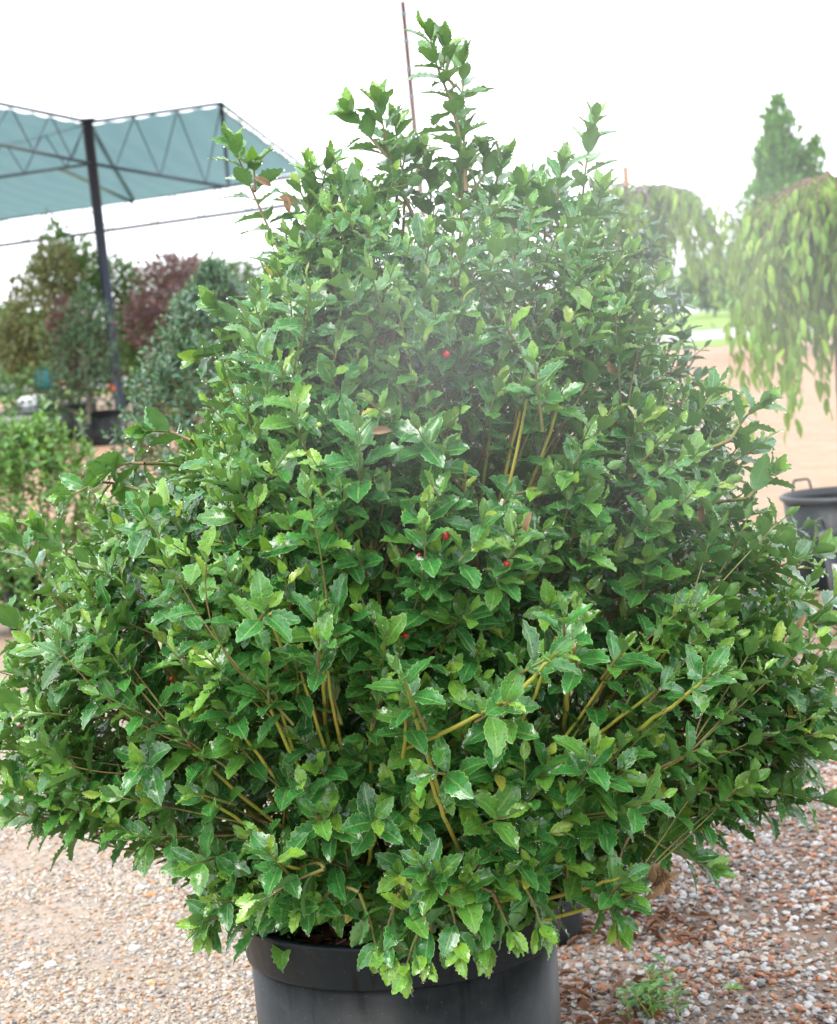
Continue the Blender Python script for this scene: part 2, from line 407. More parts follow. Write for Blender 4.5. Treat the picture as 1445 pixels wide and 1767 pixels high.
def rosette(L, tip, d, length, n, lsize, young=2, tint=0.35, spread=1.0, up=0.45, small_tip=True):
    """a leafy shoot: leaves in a spiral along the axis d ending at tip"""
    d = norm(d); tip = np.asarray(tip, float)
    h = norm(np.cross(d, [0.3, 0.2, 1.0])); g = np.cross(d, h)
    ph = rng.uniform(0, 6.28)
    for i in range(n):
        s = i / max(1, n - 1)                        # 0 tip .. 1 base
        a = ph + i * 2.399 + rng.normal(0, .15)
        e = math.cos(a) * h + math.sin(a) * g
        el = R((66 if i else 80) - 50 * s ** .6 + rng.normal(0, 10)) * (1.0 if spread == 1 else spread)
        lv = math.cos(el) * e + math.sin(el) * d
        face = math.cos(el) * d - math.sin(el) * e
        face = norm(norm(face) + np.array([0, 0, up + .9 * max(0.0, .3 - d[2])]) + rng.normal(0, .16, 3))
        ll = lsize * (0.62 + .5 * min(1, s * 2.6)) * rng.uniform(.82, 1.12)
        if s > .85: ll *= .85
        isy = i < young
        tt = np.clip((rng.uniform(.58, .93) if isy else tint + .14 * (1 - s) - .05 + rng.normal(0, .12)), 0, 1)
        if rng.random() < .005: tt = 1.0
        if isy: ll *= .88
        L.put(tip - d * length * s, lv, face, ll, tt, 1 if isy else 0)

# ================================================================== GROUND
t = NT('gravel_ground'); p = t.pos()
big = t.noise(0.55, 4, 0.6, p); mid_ = t.noise(3.0, 4, 0.65, p)
v1 = t.voronoi(58, vec=p); v2 = t.voronoi(95, vec=p)
stone1 = t.ramp(v1.outputs['Color'], [(0.0, (.09, .07, .06)), (.3, (.21, .18, .16)), (.5, (.30, .27, .25)), (.68, (.32, .17, .09)), (1.0, (.40, .37, .35))])
stone2 = t.ramp(v2.outputs['Color'], [(0.0, (.13, .10, .08)), (.45, (.27, .20, .15)), (.7, (.33, .28, .24)), (1.0, (.34, .17, .09))])
st = t.mix(t.smooth(mid_, .42, .58), stone1, stone2)
fines = t.mix(t.noise(22, 4, .7, p), (.25, .19, .135), (.35, .285, .215))
c = t.mix(t.smooth(t.noise(8, 4, .6, p), .42, .68, .25, .9), st, fines)
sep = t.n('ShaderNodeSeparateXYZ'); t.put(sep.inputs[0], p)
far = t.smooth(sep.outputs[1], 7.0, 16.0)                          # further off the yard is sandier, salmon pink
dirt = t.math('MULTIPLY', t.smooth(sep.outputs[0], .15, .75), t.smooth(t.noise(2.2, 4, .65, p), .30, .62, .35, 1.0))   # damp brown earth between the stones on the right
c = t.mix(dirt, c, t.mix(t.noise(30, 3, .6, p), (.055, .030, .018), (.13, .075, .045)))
c = t.mix(t.math('MULTIPLY', far, .85), c, t.mix(t.noise(1.3, 5, .7, p), (.33, .195, .11), (.42, .27, .165)))
tm = t.n('ShaderNodeMapping'); t.put(tm.inputs[0], p); tm.inputs['Scale'].default_value = (1.1, .16, 1); tm.inputs['Rotation'].default_value = (0, 0, .5)
c = t.mix(t.math('MULTIPLY', far, t.smooth(t.noise(1.4, 5, .65, tm.outputs[0]), .48, .66, 0, .35)), c, (.25, .15, .10))
c = t.mix(t.math('MULTIPLY', far, t.smooth(v2.outputs['Distance'], .25, .6, 0, .25)), c, (.22, .13, .08))
h = t.math('ADD', t.math('MULTIPLY', v1.outputs['Distance'], -1.0), t.math('MULTIPLY', v2.outputs['Distance'], -.6))
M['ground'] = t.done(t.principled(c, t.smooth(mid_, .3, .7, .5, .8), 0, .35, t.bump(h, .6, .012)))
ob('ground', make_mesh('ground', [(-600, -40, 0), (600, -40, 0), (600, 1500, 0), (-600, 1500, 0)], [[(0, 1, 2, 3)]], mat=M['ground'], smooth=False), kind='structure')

# loose stones near the big pot, drawn denser where they show larger
def stones(name, n, region, smin, smax, palette, weights, seed, lift=.25, patchy=.45):
    r = np.random.default_rng(seed)
    px = r.uniform(region[0], region[2], n * 4); py = r.uniform(region[1], region[3], n * 4)
    pt = np.array([ground_at(a, b) for a, b in zip(px, py)])
    pn = np.sin(pt[:, 0] * 5.1 + np.sin(pt[:, 1] * 3.7) * 1.4) * np.sin(pt[:, 1] * 4.3 + np.sin(pt[:, 0] * 6.3)) 
    pt = pt[r.random(len(pt)) < np.clip(.72 + patchy * pn, .12, 1)]
    w = pt[:, 1] ** 3; pt = pt[r.random(len(pt)) < w / w.max()][:n]; n = len(pt)
    g = (1 + 5 ** .5) / 2
    I = norm(np.array([(-1, g, 0), (1, g, 0), (-1, -g, 0), (1, -g, 0), (0, -1, g), (0, 1, g), (0, -1, -g), (0, 1, -g), (g, 0, -1), (g, 0, 1), (-g, 0, -1), (-g, 0, 1)]))
    FT = np.array([(0, 11, 5), (0, 5, 1), (0, 1, 7), (0, 7, 10), (0, 10, 11), (1, 5, 9), (5, 11, 4), (11, 10, 2), (10, 7, 6), (7, 1, 8), (3, 9, 4), (3, 4, 2), (3, 2, 6), (3, 6, 8), (3, 8, 9), (4, 9, 5), (2, 4, 11), (6, 2, 10), (8, 6, 7), (9, 8, 1)])
    s = smin + (smax - smin) * r.random(n) ** 2.2
    V = I[None] * r.uniform(.72, 1.12, (n, 12, 1)) * np.stack([s * .5, s * r.uniform(.3, .5, n), s * r.uniform(.2, .36, n)], -1)[:, None]
    a = r.uniform(0, 6.28, n); ca, sa = np.cos(a)[:, None], np.sin(a)[:, None]
    tl = r.normal(0, .25, (n, 1))
    V = np.stack([V[..., 0], V[..., 1], V[..., 2] + tl * V[..., 0]], -1)
    V = np.stack([V[..., 0] * ca - V[..., 1] * sa, V[..., 0] * sa + V[..., 1] * ca, V[..., 2]], -1)
    V += pt[:, None]; V[..., 2] += (s * lift)[:, None] * .5
    pal = np.array(palette); ci = r.choice(len(pal), n, p=np.array(weights) / sum(weights))
    col = pal[ci] * r.uniform(.75, 1.2, (n, 1)); col = np.concatenate([col, np.ones((n, 1))], 1)
    me = make_mesh(name, V.reshape(-1, 3), [(FT[None] + (np.arange(n) * 12)[:, None, None]).reshape(-1, 3)], mat=M['stone'], smooth=False, colour=np.repeat(col, 12, 0))
    return me
t = NT('gravel_stone'); a = t.n('ShaderNodeAttribute', attribute_name='stone').outputs['Color']
nz = t.noise(160, 3, .6, t.pos())
M['stone'] = t.done(t.principled(t.mix(t.smooth(nz, .35, .7, 0, .4), a, (.20, .155, .125)), .42, 0, .5, t.bump(nz, .3, .003)))
PAL = [(.40, .39, .385), (.24, .235, .23), (.34, .27, .21), (.32, .12, .045), (.17, .07, .035), (.06, .05, .045), (.38, .365, .345)]
PALF = [(.40, .39, .37), (.27, .255, .235), (.36, .29, .21), (.40, .19, .08), (.22, .13, .07), (.09, .08, .07), (.46, .44, .40), (.40, .33, .25)]
ob('gravel', stones('gravel', 27000, (-20, 1380, 520, 1800), .005, .021, PALF, (4, 4, 8, 2.6, 1.0, .6, 2.0, 4), 3, patchy=.75), kind='stuff')
ob('gravel', stones('gravel', 21000, (860, 1180, 1470, 1800), .010, .032, PAL, (6, 5, 3.5, 7, 4.5, 2.8, 2.5), 4), kind='stuff')
ob('gravel', stones('gravel', 5000, (1240, 1000, 1470, 1220), .010, .024, PAL, (2, 2, 4, 6, 4, 1, 1), 5), kind='stuff')

# a few stones big enough to pick out
def rock(px, py, size, col, label):
    g = ground_at(px, py); r = np.random.default_rng(int(px)); o_ = thing
    import bmesh
    bm = bmesh.new(); bmesh.ops.create_icosphere(bm, subdivisions=2, radius=.5)
    for v in bm.verts:
        k = 1 + .22 * math.sin(v.co.x * 9 + px) * math.cos(v.co.y * 7 + py) + r.uniform(-.05, .05)
        v.co = Vector((v.co.x * k * size, v.co.y * k * size * .8, v.co.z * k * size * .62))
    me = bpy.data.meshes.new('stone'); bm.to_mesh(me); bm.free()
    me.materials.append(simple('pebble', col, .45, .35, 60, bump=.4))
    ob('stone', me, loc=(g[0], g[1], size * .22), label=label, category='stone', group='larger stones lying in the gravel')
rock(262, 1548, .030, (.44, .19, .06), 'rust orange stone in a small cluster left of the big pot')
rock(243, 1537, .034, (.50, .47, .44), 'pale grey rounded stone touching the rust orange one')
rock(296, 1538, .022, (.58, .33, .18), 'small peach stone right of the rust orange one')
rock(278, 1556, .024, (.62, .55, .48), 'small cream stone in front of the rust orange one')
rock(233, 1642, .034, (.52, .53, .55), 'bluish grey angular stone alone on fine gravel')
rock(262, 1700, .026, (.52, .30, .14), 'tan orange wedge shaped stone low in the fine gravel')
rock(45, 1672, .036, (.60, .58, .55), 'whitish flat stone near the lower left corner')
rock(88, 1670, .034, (.50, .50, .50), 'light grey flat stone beside the whitish one')

# brown leaf litter round the pot foot
t = NT('litter'); nz = t.noise(40, 3, .6, t.pos())
M['litter'] = t.done(t.principled(t.mix(nz, (.07, .03, .015), (.24, .11, .05)), .5))
def litter(n, regions, seed):
    r = np.random.default_rng(seed); s = Soup()
    for i in range(n):
        x0, y0, x1, y1 = regions[r.integers(len(regions))]
        g = ground_at(r.uniform(x0, x1), r.uniform(y0, y1))
        V, Q, _ = shape(int(r.integers(5)), 'dead', False)
        a = r.uniform(0, 6.28); m = np.array(Euler((r.normal(0, .25), r.normal(0, .35), a)).to_matrix())
        s.add(V * r.uniform(.025, .055) @ m.T + g + np.array([0, 0, .018]), Q)
    return s
litter(170, [(950, 1690, 1130, 1790), (950, 1560, 1150, 1640), (1100, 1570, 1230, 1640)], 3).build('leaf_litter', M['litter'], kind='stuff')

# far verge, road, grass
def sheet(name, x0, x1, y0, y1, z, mat): ob(name, make_mesh(name, [(x0, y0, z), (x1, y0, z), (x1, y1, z), (x0, y1, z)], [[(0, 1, 2, 3)]], mat=mat, smooth=False), kind='structure')
t = NT('grass'); p = t.pos()
gc = t.mix(t.noise(.8, 5, .7, p), (.10, .20, .035), (.26, .36, .08))
M['grass'] = t.done(t.principled(gc, .8, 0, .2, t.bump(t.noise(12, 3, .7, p), .6, .1)))
M['road'] = simple('pale_road', (.30, .30, .30), .7, .1, 2)
sheet('verge', -600, 600, 58, 66, .012, M['grass'])
sheet('road', -600, 600, 66, 82, .024, M['road'])
sheet('grass_field', -600, 600, 83, 1490, .030, M['grass'])

# ================================================================== POTS
def pot_profile(r_top, r_bot, h, lip=.08, flare=.012, wall=.006):
    return dict(body=[(r_bot * .02, .0), (r_bot * .98, .0), (r_bot, .01), (r_top - flare * .9, h - lip), (r_top - flare * .9 - wall, h - lip), (r_bot - wall, .02), (.01, .02)],
                lip=[(r_top - flare - .004, h - lip - .004), (r_top - .001, h - lip - .004), (r_top + .001, h - lip + .003), (r_top + flare, h - .012), (r_top + flare + .004, h - .004), (r_top + flare, h),
                     (r_top + flare - .010, h), (r_top + flare - .012, h - .006), (r_top - flare - .006, h - lip), (r_top - flare - .004, h - lip - .004)])
def nursery_pot(root, c, r_top, r_bot, h, soil_drop=.05, lip=.08, flare=.012, seg=96):
    pr = pot_profile(r_top, r_bot, h, lip, flare)
    Soup().lathe(pr['body'], seg, c).build('pot_wall', M['pot'], root, smooth=True)
    lp = Soup().lathe(pr['lip'], seg, c).build('rim', M['pot_lip'], root, smooth=True)
    zs = h - soil_drop; s = Soup(); rr = r_top - flare - .004
    prof = [(.001, zs + .02), (rr * .3, zs + .018), (rr * .6, zs + .006), (rr * .85, zs + .004), (rr, zs - .004)]
    s.lathe(prof, 40, c); V = s.V[0]; V[:, 2] += rng.normal(0, .004, len(V)); s.build('soil', M['soil'], root, smooth=True)
    return lp

# ================================================================== THE BIG HOLLY
YC = 3.75
rim = at(696, 1616, YC); RIMZ = rim[2]                        # centre of the lip's lower edge
PX = rim[0]; POT_H = RIMZ + .080
holly_pot = thing('nursery_pot', 'large black plastic nursery pot holding the big wet holly bush', 'plant pot', (PX, YC, 0))
nursery_pot(holly_pot, (PX, YC, 0), .298, .283, POT_H, .045, .080, .009, 128)
s = Soup()
for i in range(420):
    a, q = rng.uniform(0, 6.28), .265 * math.sqrt(rng.random())
    m = Euler((rng.normal(0, .3), rng.normal(0, .3), rng.uniform(0, 6.28))).to_matrix()
    s.box((PX + q * math.cos(a), YC + q * math.sin(a), POT_H - .034 + rng.uniform(0, .012)), (rng.uniform(.015, .05), rng.uniform(.008, .016), .004), m)
s.build('bark_mulch', M['mulch'], holly_pot, kind='stuff')

bush = thing('holly_bush', 'big wet glossy green holly with a pointed top growing in the large black pot', 'bush', (PX, YC, POT_H - .05))
# outline: photo rows with left and right edge, read at the bush's own distance
ENV = [(285, 660, 830), (320, 580, 930), (360, 480, 1010), (410, 435, 1080), (500, 405, 1160), (600, 372, 1175), (680, 345, 1215), (720, 318, 1290), (770, 262, 1310), (810, 205, 1318),
       (870, 130, 1325), (950, 85, 1335), (1030, 40, 1380), (1150, -5, 1415), (1250, -20, 1425), (1340, -15, 1420), (1400, 40, 1400), (1435, 150, 1370), (1475, 300, 1230), (1530, 365, 1160), (1590, 400, 1010)]
ez = []; 
for py, l_, r_ in ENV:
    a_, b_ = at(l_, py, YC), at(r_, py, YC); ez.append(((a_[2] + b_[2]) / 2, a_[0] - PX, b_[0] - PX))
ez = np.array(ez)[::-1]
def env(z, phi):
    """radius of the bush at height z towards azimuth phi (0 = right, pi/2 = away, -pi/2 = camera)"""
    xl = -np.interp(z, ez[:, 0], ez[:, 1]); xr = np.interp(z, ez[:, 0], ez[:, 2])
    c, s_ = np.cos(phi), np.sin(phi)
    side = np.where(c > 0, xr, xl)
    m = .5 * (xl + xr)
    fr = m * np.where(s_ < 0, np.interp(z, [.6, .95, 1.15, 1.35, 1.7], [.64, .64, .80, 1.0, 1.05]), .90)
    return 1 / np.sqrt((c / np.maximum(side, .02)) ** 2 + (s_ / np.maximum(fr, .02)) ** 2)
ZT, ZB = ez[-1, 0], ez[0, 0]

HL = Leaves(('holly', 'young'), 7)
soil = np.array([PX, YC, POT_H - .045])
# main stems, fanning out of the pot
stems = []
def main_stem(target, bend=.35, r0=.0085, r1=.0035, start=None):
    st0 = soil + np.array([rng.normal(0, .035), rng.normal(0, .035), 0]) if start is None else start
    tg = np.array(target); m = (st0 + tg) / 2
    ctrl = m + np.array([(tg[0] - st0[0]) * bend * .35, (tg[1] - st0[1]) * bend * .35, -.10 * bend * np.linalg.norm(tg[:2] - st0[:2]) / .5])
    P = bezier(st0, ctrl, tg, 14); P += rng.normal(0, .0014, P.shape) * np.linspace(0, 1, 14)[:, None]
    stems.append((P, np.linspace(r0, r1, 14)))
for i in range(36):
    phi = i * 2.399 + rng.normal(0, .2)
    z = POT_H + .12 + (ZT - POT_H - .35) * ((i + .5) / 36) ** 1.05
    q = env(z, phi) * .72
    main_stem((PX + q * math.cos(phi), YC + q * math.sin(phi), z), r0=.0085 if i % 2 else .0065, r1=.0028)
for tx, ty, Y in ((700, 330, 3.75), (800, 300, 3.75), (930, 400, 3.7), (520, 400, 3.75), (640, 420, 3.6), (860, 620, 3.4), (910, 690, 3.3), (555, 1100, 3.2), (960, 1100, 3.2), (1060, 1150, 3.3), (1180, 1080, 3.4), (470, 1180, 3.25), (300, 1300, 3.5)):
    main_stem(at(tx, ty, Y), .25, .0065, .0022)
hub = at(625, 1528, 3.52)
for (sx, sy, sY), (tx, ty, tY), cur in (((625, 1528, 3.56), (545, 1410, 3.30), .1), ((620, 1528, 3.52), (470, 1480, 3.28), .1), ((618, 1532, 3.52), (520, 1572, 3.34), .1), ((630, 1528, 3.52), (760, 1550, 3.35), .1), ((628, 1520, 3.52), (650, 1420, 3.3), .1),
                              ((600, 1490, 3.55), (330, 1290, 3.35), .3), ((590, 1490, 3.55), (350, 1375, 3.35), .2), ((600, 1480, 3.5), (400, 1240, 3.3), .2), ((610, 1480, 3.5), (450, 1190, 3.25), .2), ((620, 1470, 3.5), (520, 1160, 3.25), .1), ((700, 1480, 3.5), (1060, 1330, 3.3), .2), ((720, 1470, 3.5), (1180, 1310, 3.35), .2), ((760, 1450, 3.5), (1130, 1190, 3.3), .1), ((640, 1480, 3.5), (640, 1180, 3.28), .1), ((800, 1100, 3.5), (900, 700, 3.38), .1), ((850, 1000, 3.5), (965, 700, 3.38), .1), ((920, 1555, 3.5), (1075, 1512, 3.35), .1), ((930, 1590, 3.5), (1090, 1540, 3.38), .1), ((690, 1390, 3.45), (700, 1240, 3.2), .1), ((770, 1400, 3.35), (700, 1180, 3.15), .1), ((800, 1480, 3.4), (740, 1340, 3.18), .1),
                              ((970, 1290, 3.5), (985, 1120, 3.18), .1), ((700, 1290, 3.30), (870, 1210, 3.08), .1), ((870, 1215, 3.1), (960, 1130, 3.05), .1), ((1020, 1310, 3.42), (1220, 1170, 3.2), .1), ((565, 1290, 3.46), (553, 1115, 3.16), .05), ((530, 1230, 3.42), (465, 1060, 3.12), .1)):
    main_stem(at(tx, ty, tY), cur, .0044, .0026, start=at(sx, sy, sY))
nodes = np.vstack([P[2:] for P, _ in stems]); nrad = np.concatenate([q[2:] for _, q in stems])
ndir = np.vstack([norm(np.gradient(P, axis=0))[2:] for P, _ in stems])
twigs = Soup()
def nearest_node(base):
    v = base - nodes; dist = np.linalg.norm(v, axis=1)
    cosine = np.sum(v * ndir, 1) / (dist + 1e-6)
    cost = dist + np.where(v[:, 2] < -.02, .5, 0) + np.where(cosine < .3, .25, 0) + .24 * (np.hypot(nodes[:, 0] - PX, nodes[:, 1] - YC) > np.hypot(base[0] - PX, base[1] - YC))
    return int(np.argmin(cost)), dist
def connect(base, d, r=.0021):
    j, dist = nearest_node(base); n0 = nodes[j]
    ctrl = (n0 + base) / 2 - norm(d) * min(.05, dist[j] * .2) + np.array([0, 0, .015])
    twigs.tube(bezier(n0, ctrl, base, 9), np.linspace(min(nrad[j] * .8, .0045), r, 9), 5, False)
def shoot(tip, d, length=.13, n=11, lsize=.066, young=2, tint=.35, r=.0021, up=.45, con=True):
    tip = np.asarray(tip, float); d = norm(d)
    base = tip - d * length + rng.normal(0, .03, 3) * length / .15
    if con:
        j, dist = nearest_node(base); n0 = nodes[j]
        ctrl = base * .55 + (n0 + tip) / 2 * .45
        twigs.tube(bezier(n0, ctrl, tip, 12), np.linspace(min(nrad[j] * .8, .004), r * .5, 12), 5, False)
    else:
        ctrl = base; twigs.tube(np.array([base, (base + tip) / 2, tip]), [r, r * .8, r * .5], 5, False)
    rosette(HL, tip, tip - ctrl, length * .92, n, lsize, young, tint, up=up)

# hollows between the boughs through which the stems show (photo pixels and size)
HOLLOWS = [(560, 1190, 75, 75), (880, 760, 80, 75), (985, 1195, 70, 50), (330, 1290, 90, 32), (1170, 1180, 80, 34), (460, 1390, 70, 40), (900, 1060, 60, 30),
           (600, 1500, 70, 45), (560, 1590, 80, 26), (960, 1530, 60, 28), (700, 1010, 40, 45), (640, 1420, 45, 60), (1060, 1330, 60, 30), (420, 1130, 45, 45), (770, 1460, 50, 30), (240, 1060, 40, 30), (1080, 1000, 40, 40), (380, 900, 45, 25)]
LOW = np.array([(-60, 1400), (0, 1405), (150, 1435), (290, 1475), (335, 1570), (450, 1625), (600, 1630), (700, 1690), (850, 1635), (960, 1560), (1080, 1560), (1230, 1490), (1300, 1420), (1500, 1400)])
def too_low(pt):
    q = project(pt); return q[1] > np.interp(q[0], LOW[:, 0], LOW[:, 1]) - 14
def in_hollow(pt):
    q = project(pt)
    return any(((q[0] - a) / c) ** 2 + ((q[1] - b) / d) ** 2 < 1.3 for a, b, c, d in HOLLOWS)
# shoots over the surface of the outline
NS = 1500; made = 0; tips = []
zz = np.linspace(ZB, ZT, 200)
wz = np.array([env(z, np.linspace(0, 6.28, 24)).mean() for z in zz]) + .05; cz = np.cumsum(wz) / wz.sum()
while made < NS:
    z = np.interp(rng.random(), cz, zz) + rng.normal(0, .01); phi = rng.uniform(0, 2 * math.pi)
    if math.sin(phi) > .15 and rng.random() < .38: continue
    if z > ZT - .22 and rng.random() < .45 * (z - ZT + .22) / .22: continue
    e = float(env(z, phi)); inward = abs(rng.normal(0, .075)) if rng.random() < .78 else rng.uniform(.1, .4)
    lump = .085 * math.sin(phi * 5 + z * 7) * math.sin(z * 13 + phi * 3) + (.09 if rng.random() < .10 else 0)
    q = max(.02, e * (1 - inward * .8) + lump * e - .02)
    zn = (z - ZB) / (ZT - ZB)
    if zn < .16 and math.sin(phi) < -.2:                     # low front: the skirt only just hangs over the pot
        q = min(q, .24 + zn * 2.0)
    pt = np.array([PX + q * math.cos(phi), YC + q * math.sin(phi), z])
    if tips and np.min(np.linalg.norm(np.array(tips) - pt, axis=1)) < .0345: continue
    if too_low(pt): made += .25; continue
    qq = project(pt)
    if ((qq[0] - 345) / 60) ** 2 + ((qq[1] - 1405) / 42) ** 2 < 1: continue
    if pt[1] < YC - .10 and in_hollow(pt): made += .4; continue
    tips.append(pt)
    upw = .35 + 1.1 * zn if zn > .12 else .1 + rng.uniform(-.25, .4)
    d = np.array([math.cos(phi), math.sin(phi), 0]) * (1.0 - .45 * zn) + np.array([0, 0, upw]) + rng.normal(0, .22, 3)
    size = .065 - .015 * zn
    dep = min(1, inward * 3)  # deeper shoots get a darker leaf tint, imitating shade inside the bush
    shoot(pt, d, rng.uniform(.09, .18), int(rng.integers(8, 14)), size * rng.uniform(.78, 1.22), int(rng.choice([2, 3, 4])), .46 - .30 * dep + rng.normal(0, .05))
    made += 1
# older leaves inside, the shade there also put into their dark tint
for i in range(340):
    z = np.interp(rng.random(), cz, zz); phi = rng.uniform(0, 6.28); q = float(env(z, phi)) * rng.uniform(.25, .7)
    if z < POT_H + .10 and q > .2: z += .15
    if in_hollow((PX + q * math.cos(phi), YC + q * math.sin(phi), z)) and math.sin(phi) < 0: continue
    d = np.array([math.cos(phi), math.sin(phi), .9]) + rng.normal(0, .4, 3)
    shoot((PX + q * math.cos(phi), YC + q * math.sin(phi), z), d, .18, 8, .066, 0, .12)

# long leading shoots that break the outline: photo pixels from base to tip
def leader(pts, Y, lsize=.063, step=.0115, young=4, tint=.5, r0=.004, side=None):
    P = np.array([at(x, y, Y) for x, y in pts])
    n = 24; tt = np.linspace(0, len(P) - 1, n)
    Q = np.stack([np.interp(tt, np.arange(len(P)), P[:, k]) for k in range(3)], 1)
    for _ in range(10): Q[1:-1] = (Q[:-2] + Q[1:-1] * 2 + Q[2:]) / 4
    Q[:, 1] += .02 * np.sin(np.linspace(0, 3, n))
    twigs.tube(Q, np.linspace(r0, .0013, n), 6, False)
    seg = np.linalg.norm(np.diff(Q, axis=0), axis=1); cum = np.concatenate([[0], np.cumsum(seg)]); Ltot = cum[-1]
    s_ = 0.0; i = 0; ph = rng.uniform(0, 6)
    while s_ < Ltot * .86:
        c_ = Ltot - s_; pos_ = np.array([np.interp(c_, cum, Q[:, k]) for k in range(3)])
        d = norm(pos_ - np.array([np.interp(c_ - .02, cum, Q[:, k]) for k in range(3)]))
        h = norm(np.cross(d, [0.2, 1, .1])); g = np.cross(d, h); a = ph + i * 2.399
        e = math.cos(a) * h + math.sin(a) * g
        el = R((max(22, 62 - 34 * s_ / .10) if i else 80) + rng.normal(0, 11))
        ys = i < young
        ll = lsize * (.72 + min(.35, s_ * 5)) * rng.uniform(.85, 1.15)
        HL.put(pos_, math.cos(el) * e + math.sin(el) * d, math.cos(el) * d - math.sin(el) * e + np.array([0, -.25, .35 + 1.3 * max(0.0, .25 - d[2])]), ll,
               np.clip(rng.uniform(.65, .9) if ys else tint + rng.normal(0, .1), 0, 1), 1 if ys else 0)
        s_ += step * (.35 if i < 4 else 1) * rng.uniform(.8, 1.25); i += 1
L3 = [((805, 330), (798, 250), (780, 170), (752, 110), (742, 60)), ((795, 215), (800, 150), (800, 105)), ((785, 150), (765, 120), (770, 75)),
      ((735, 420), (690, 320), (668, 260), (655, 175)), ((668, 270), (630, 225), (607, 195)), ((700, 330), (712, 290), (722, 262)), ((690, 270), (685, 235), (682, 215)),
      ((480, 430), (430, 320), (400, 245)), ((440, 330), (437, 285)), ((1005, 350), (1015, 270), (1027, 205)), ((560, 400), (552, 330), (566, 282)), ((535, 400), (530, 330), (534, 292)),
      ((830, 400), (858, 310), (870, 272)), ((790, 400), (790, 330), (796, 290)), ((815, 330), (838, 300), (835, 268)), ((950, 400), (965, 330), (972, 285)), ((905, 420), (903, 360), (900, 325)),
      ((430, 610), (395, 600), (350, 612)), ((450, 560), (400, 555), (372, 530)), ((460, 640), (420, 620), (398, 590)), ((1080, 480), (1075, 470), (1085, 440)), ((600, 420), (600, 360), (590, 322)), ((740, 400), (745, 330), (738, 290)),
      ((1090, 560), (1120, 520), (1135, 490)), ((990, 420), (1030, 370), (1040, 330))]
for pts in L3: leader(pts, YC + rng.uniform(-.08, .05), r0=.0045 if len(pts) > 3 else .0028)
for pts, Y in (([(160, 1100), (75, 1020), (50, 960), (20, 925)], 3.6), ([(60, 1120), (30, 1090), (-20, 1050)], 3.6), ([(1200, 1040), (1290, 1000), (1350, 980), (1415, 950)], 3.55),
               ([(1240, 1130), (1320, 1090), (1420, 1075)], 3.6), ([(1260, 760), (1290, 720), (1318, 695)], 3.6), ([(1100, 1430), (1150, 1470), (1230, 1500)], 3.45),
               ([(1010, 1530), (1060, 1560), (1072, 1600)], 3.42), ([(730, 1590), (712, 1640), (700, 1672)], 3.3), ([(470, 1560), (420, 1570), (350, 1595)], 3.4), ([(560, 1500), (500, 1530), (450, 1560)], 3.3),
               ([(1200, 1360), (1330, 1370), (1425, 1385)], 3.6), ([(1200, 1300), (1330, 1290), (1430, 1270)], 3.6), ([(180, 1440), (90, 1420), (20, 1405)], 3.6), ([(330, 1440), (260, 1445), (215, 1440)], 3.5),
               ([(1240, 1190), (1350, 1170), (1435, 1150)], 3.6), ([(260, 850), (170, 830), (115, 860)], 3.6), ([(330, 760), (290, 745), (255, 745)], 3.6), ([(620, 1540), (640, 1600), (650, 1640)], 3.32), ([(850, 1540), (870, 1590), (885, 1615)], 3.32), ([(770, 1540), (785, 1590), (790, 1640)], 3.30), ([(690, 1540), (670, 1600), (668, 1650)], 3.31), ([(900, 1520), (925, 1570), (935, 1605)], 3.34), ([(820, 1550), (838, 1600), (835, 1640)], 3.33), ([(740, 1560), (745, 1610), (735, 1655)], 3.31),
               ([(400, 1540), (375, 1580), (360, 1610)], 3.42), ([(590, 1250), (575, 1210), (585, 1170)], 3.3), ([(1330, 1200), (1390, 1225), (1440, 1235)], 3.6), ([(60, 1250), (20, 1260), (-15, 1290)], 3.62), ([(1290, 860), (1320, 835), (1335, 815)], 3.6), ([(250, 800), (215, 800), (185, 815)], 3.6), ([(120, 960), (90, 940), (70, 915)], 3.6)):
    leader(pts, Y, .064, .0115, 4, .45, .0035)
    connect(np.array(at(*pts[0], Y)), at(*pts[1], Y) - at(*pts[0], Y), .0035)

for P, q in stems: shoot(P[-1] + (P[-1] - P[-2]) * .8, P[-1] - P[-2], .09, 9, .062, 2, .4, r=.003, con=False)
for P, q in stems: Soup().tube(P, q, 8).build('stem', M['stem'], bush, smooth=True)
twigs.build('twigs', M['twig'], bush, smooth=True, kind='stuff')
hp, hf, hl, hc = finish_leaves(HL, bush, M['holly'], 300)

# berries, in gaps on the camera side
def ball(name, c, r, mat, parent, **k):
    s = Soup(); u = np.linspace(0, math.pi, 9); s.lathe([(max(1e-4, r * math.sin(a)), -r * math.cos(a)) for a in u], 12, c)
    return s.build(name, mat, parent, smooth=True, **k)
def front_depth(px, py):
    q = project(hp + .5 * hl[:, None] * hf[:, 1]); d = np.hypot(q[:, 0] - px, q[:, 1] - py) < 26
    return np.sort(q[d, 2])[:3].mean() if d.sum() > 3 else 3.5
for (x, y, m, k) in ((770, 925, 'berry', 1), (770, 611, 'berry', .9), (422, 1044, 'berry', 1), (586, 1004, 'berry', .8), (689, 1070, 'berry', .85), (699, 1096, 'berry', .85), (875, 973, 'berry', .8),
                     (988, 1113, 'berry_pink', .9), (724, 957, 'berry', .5), (452, 1109, 'berry_green', .8), (551, 733, 'berry_green', .7), (296, 1172, 'berry', .6), (596, 1150, 'berry', .6)):
    o = ball('berry', at(x, y, front_depth(x, y) - .02), .0068 * k, M[m], bush)
    if m != 'berry': o['label'] = 'salmon pink unripe berry' if m == 'berry_pink' else 'small pale green unripe berry'

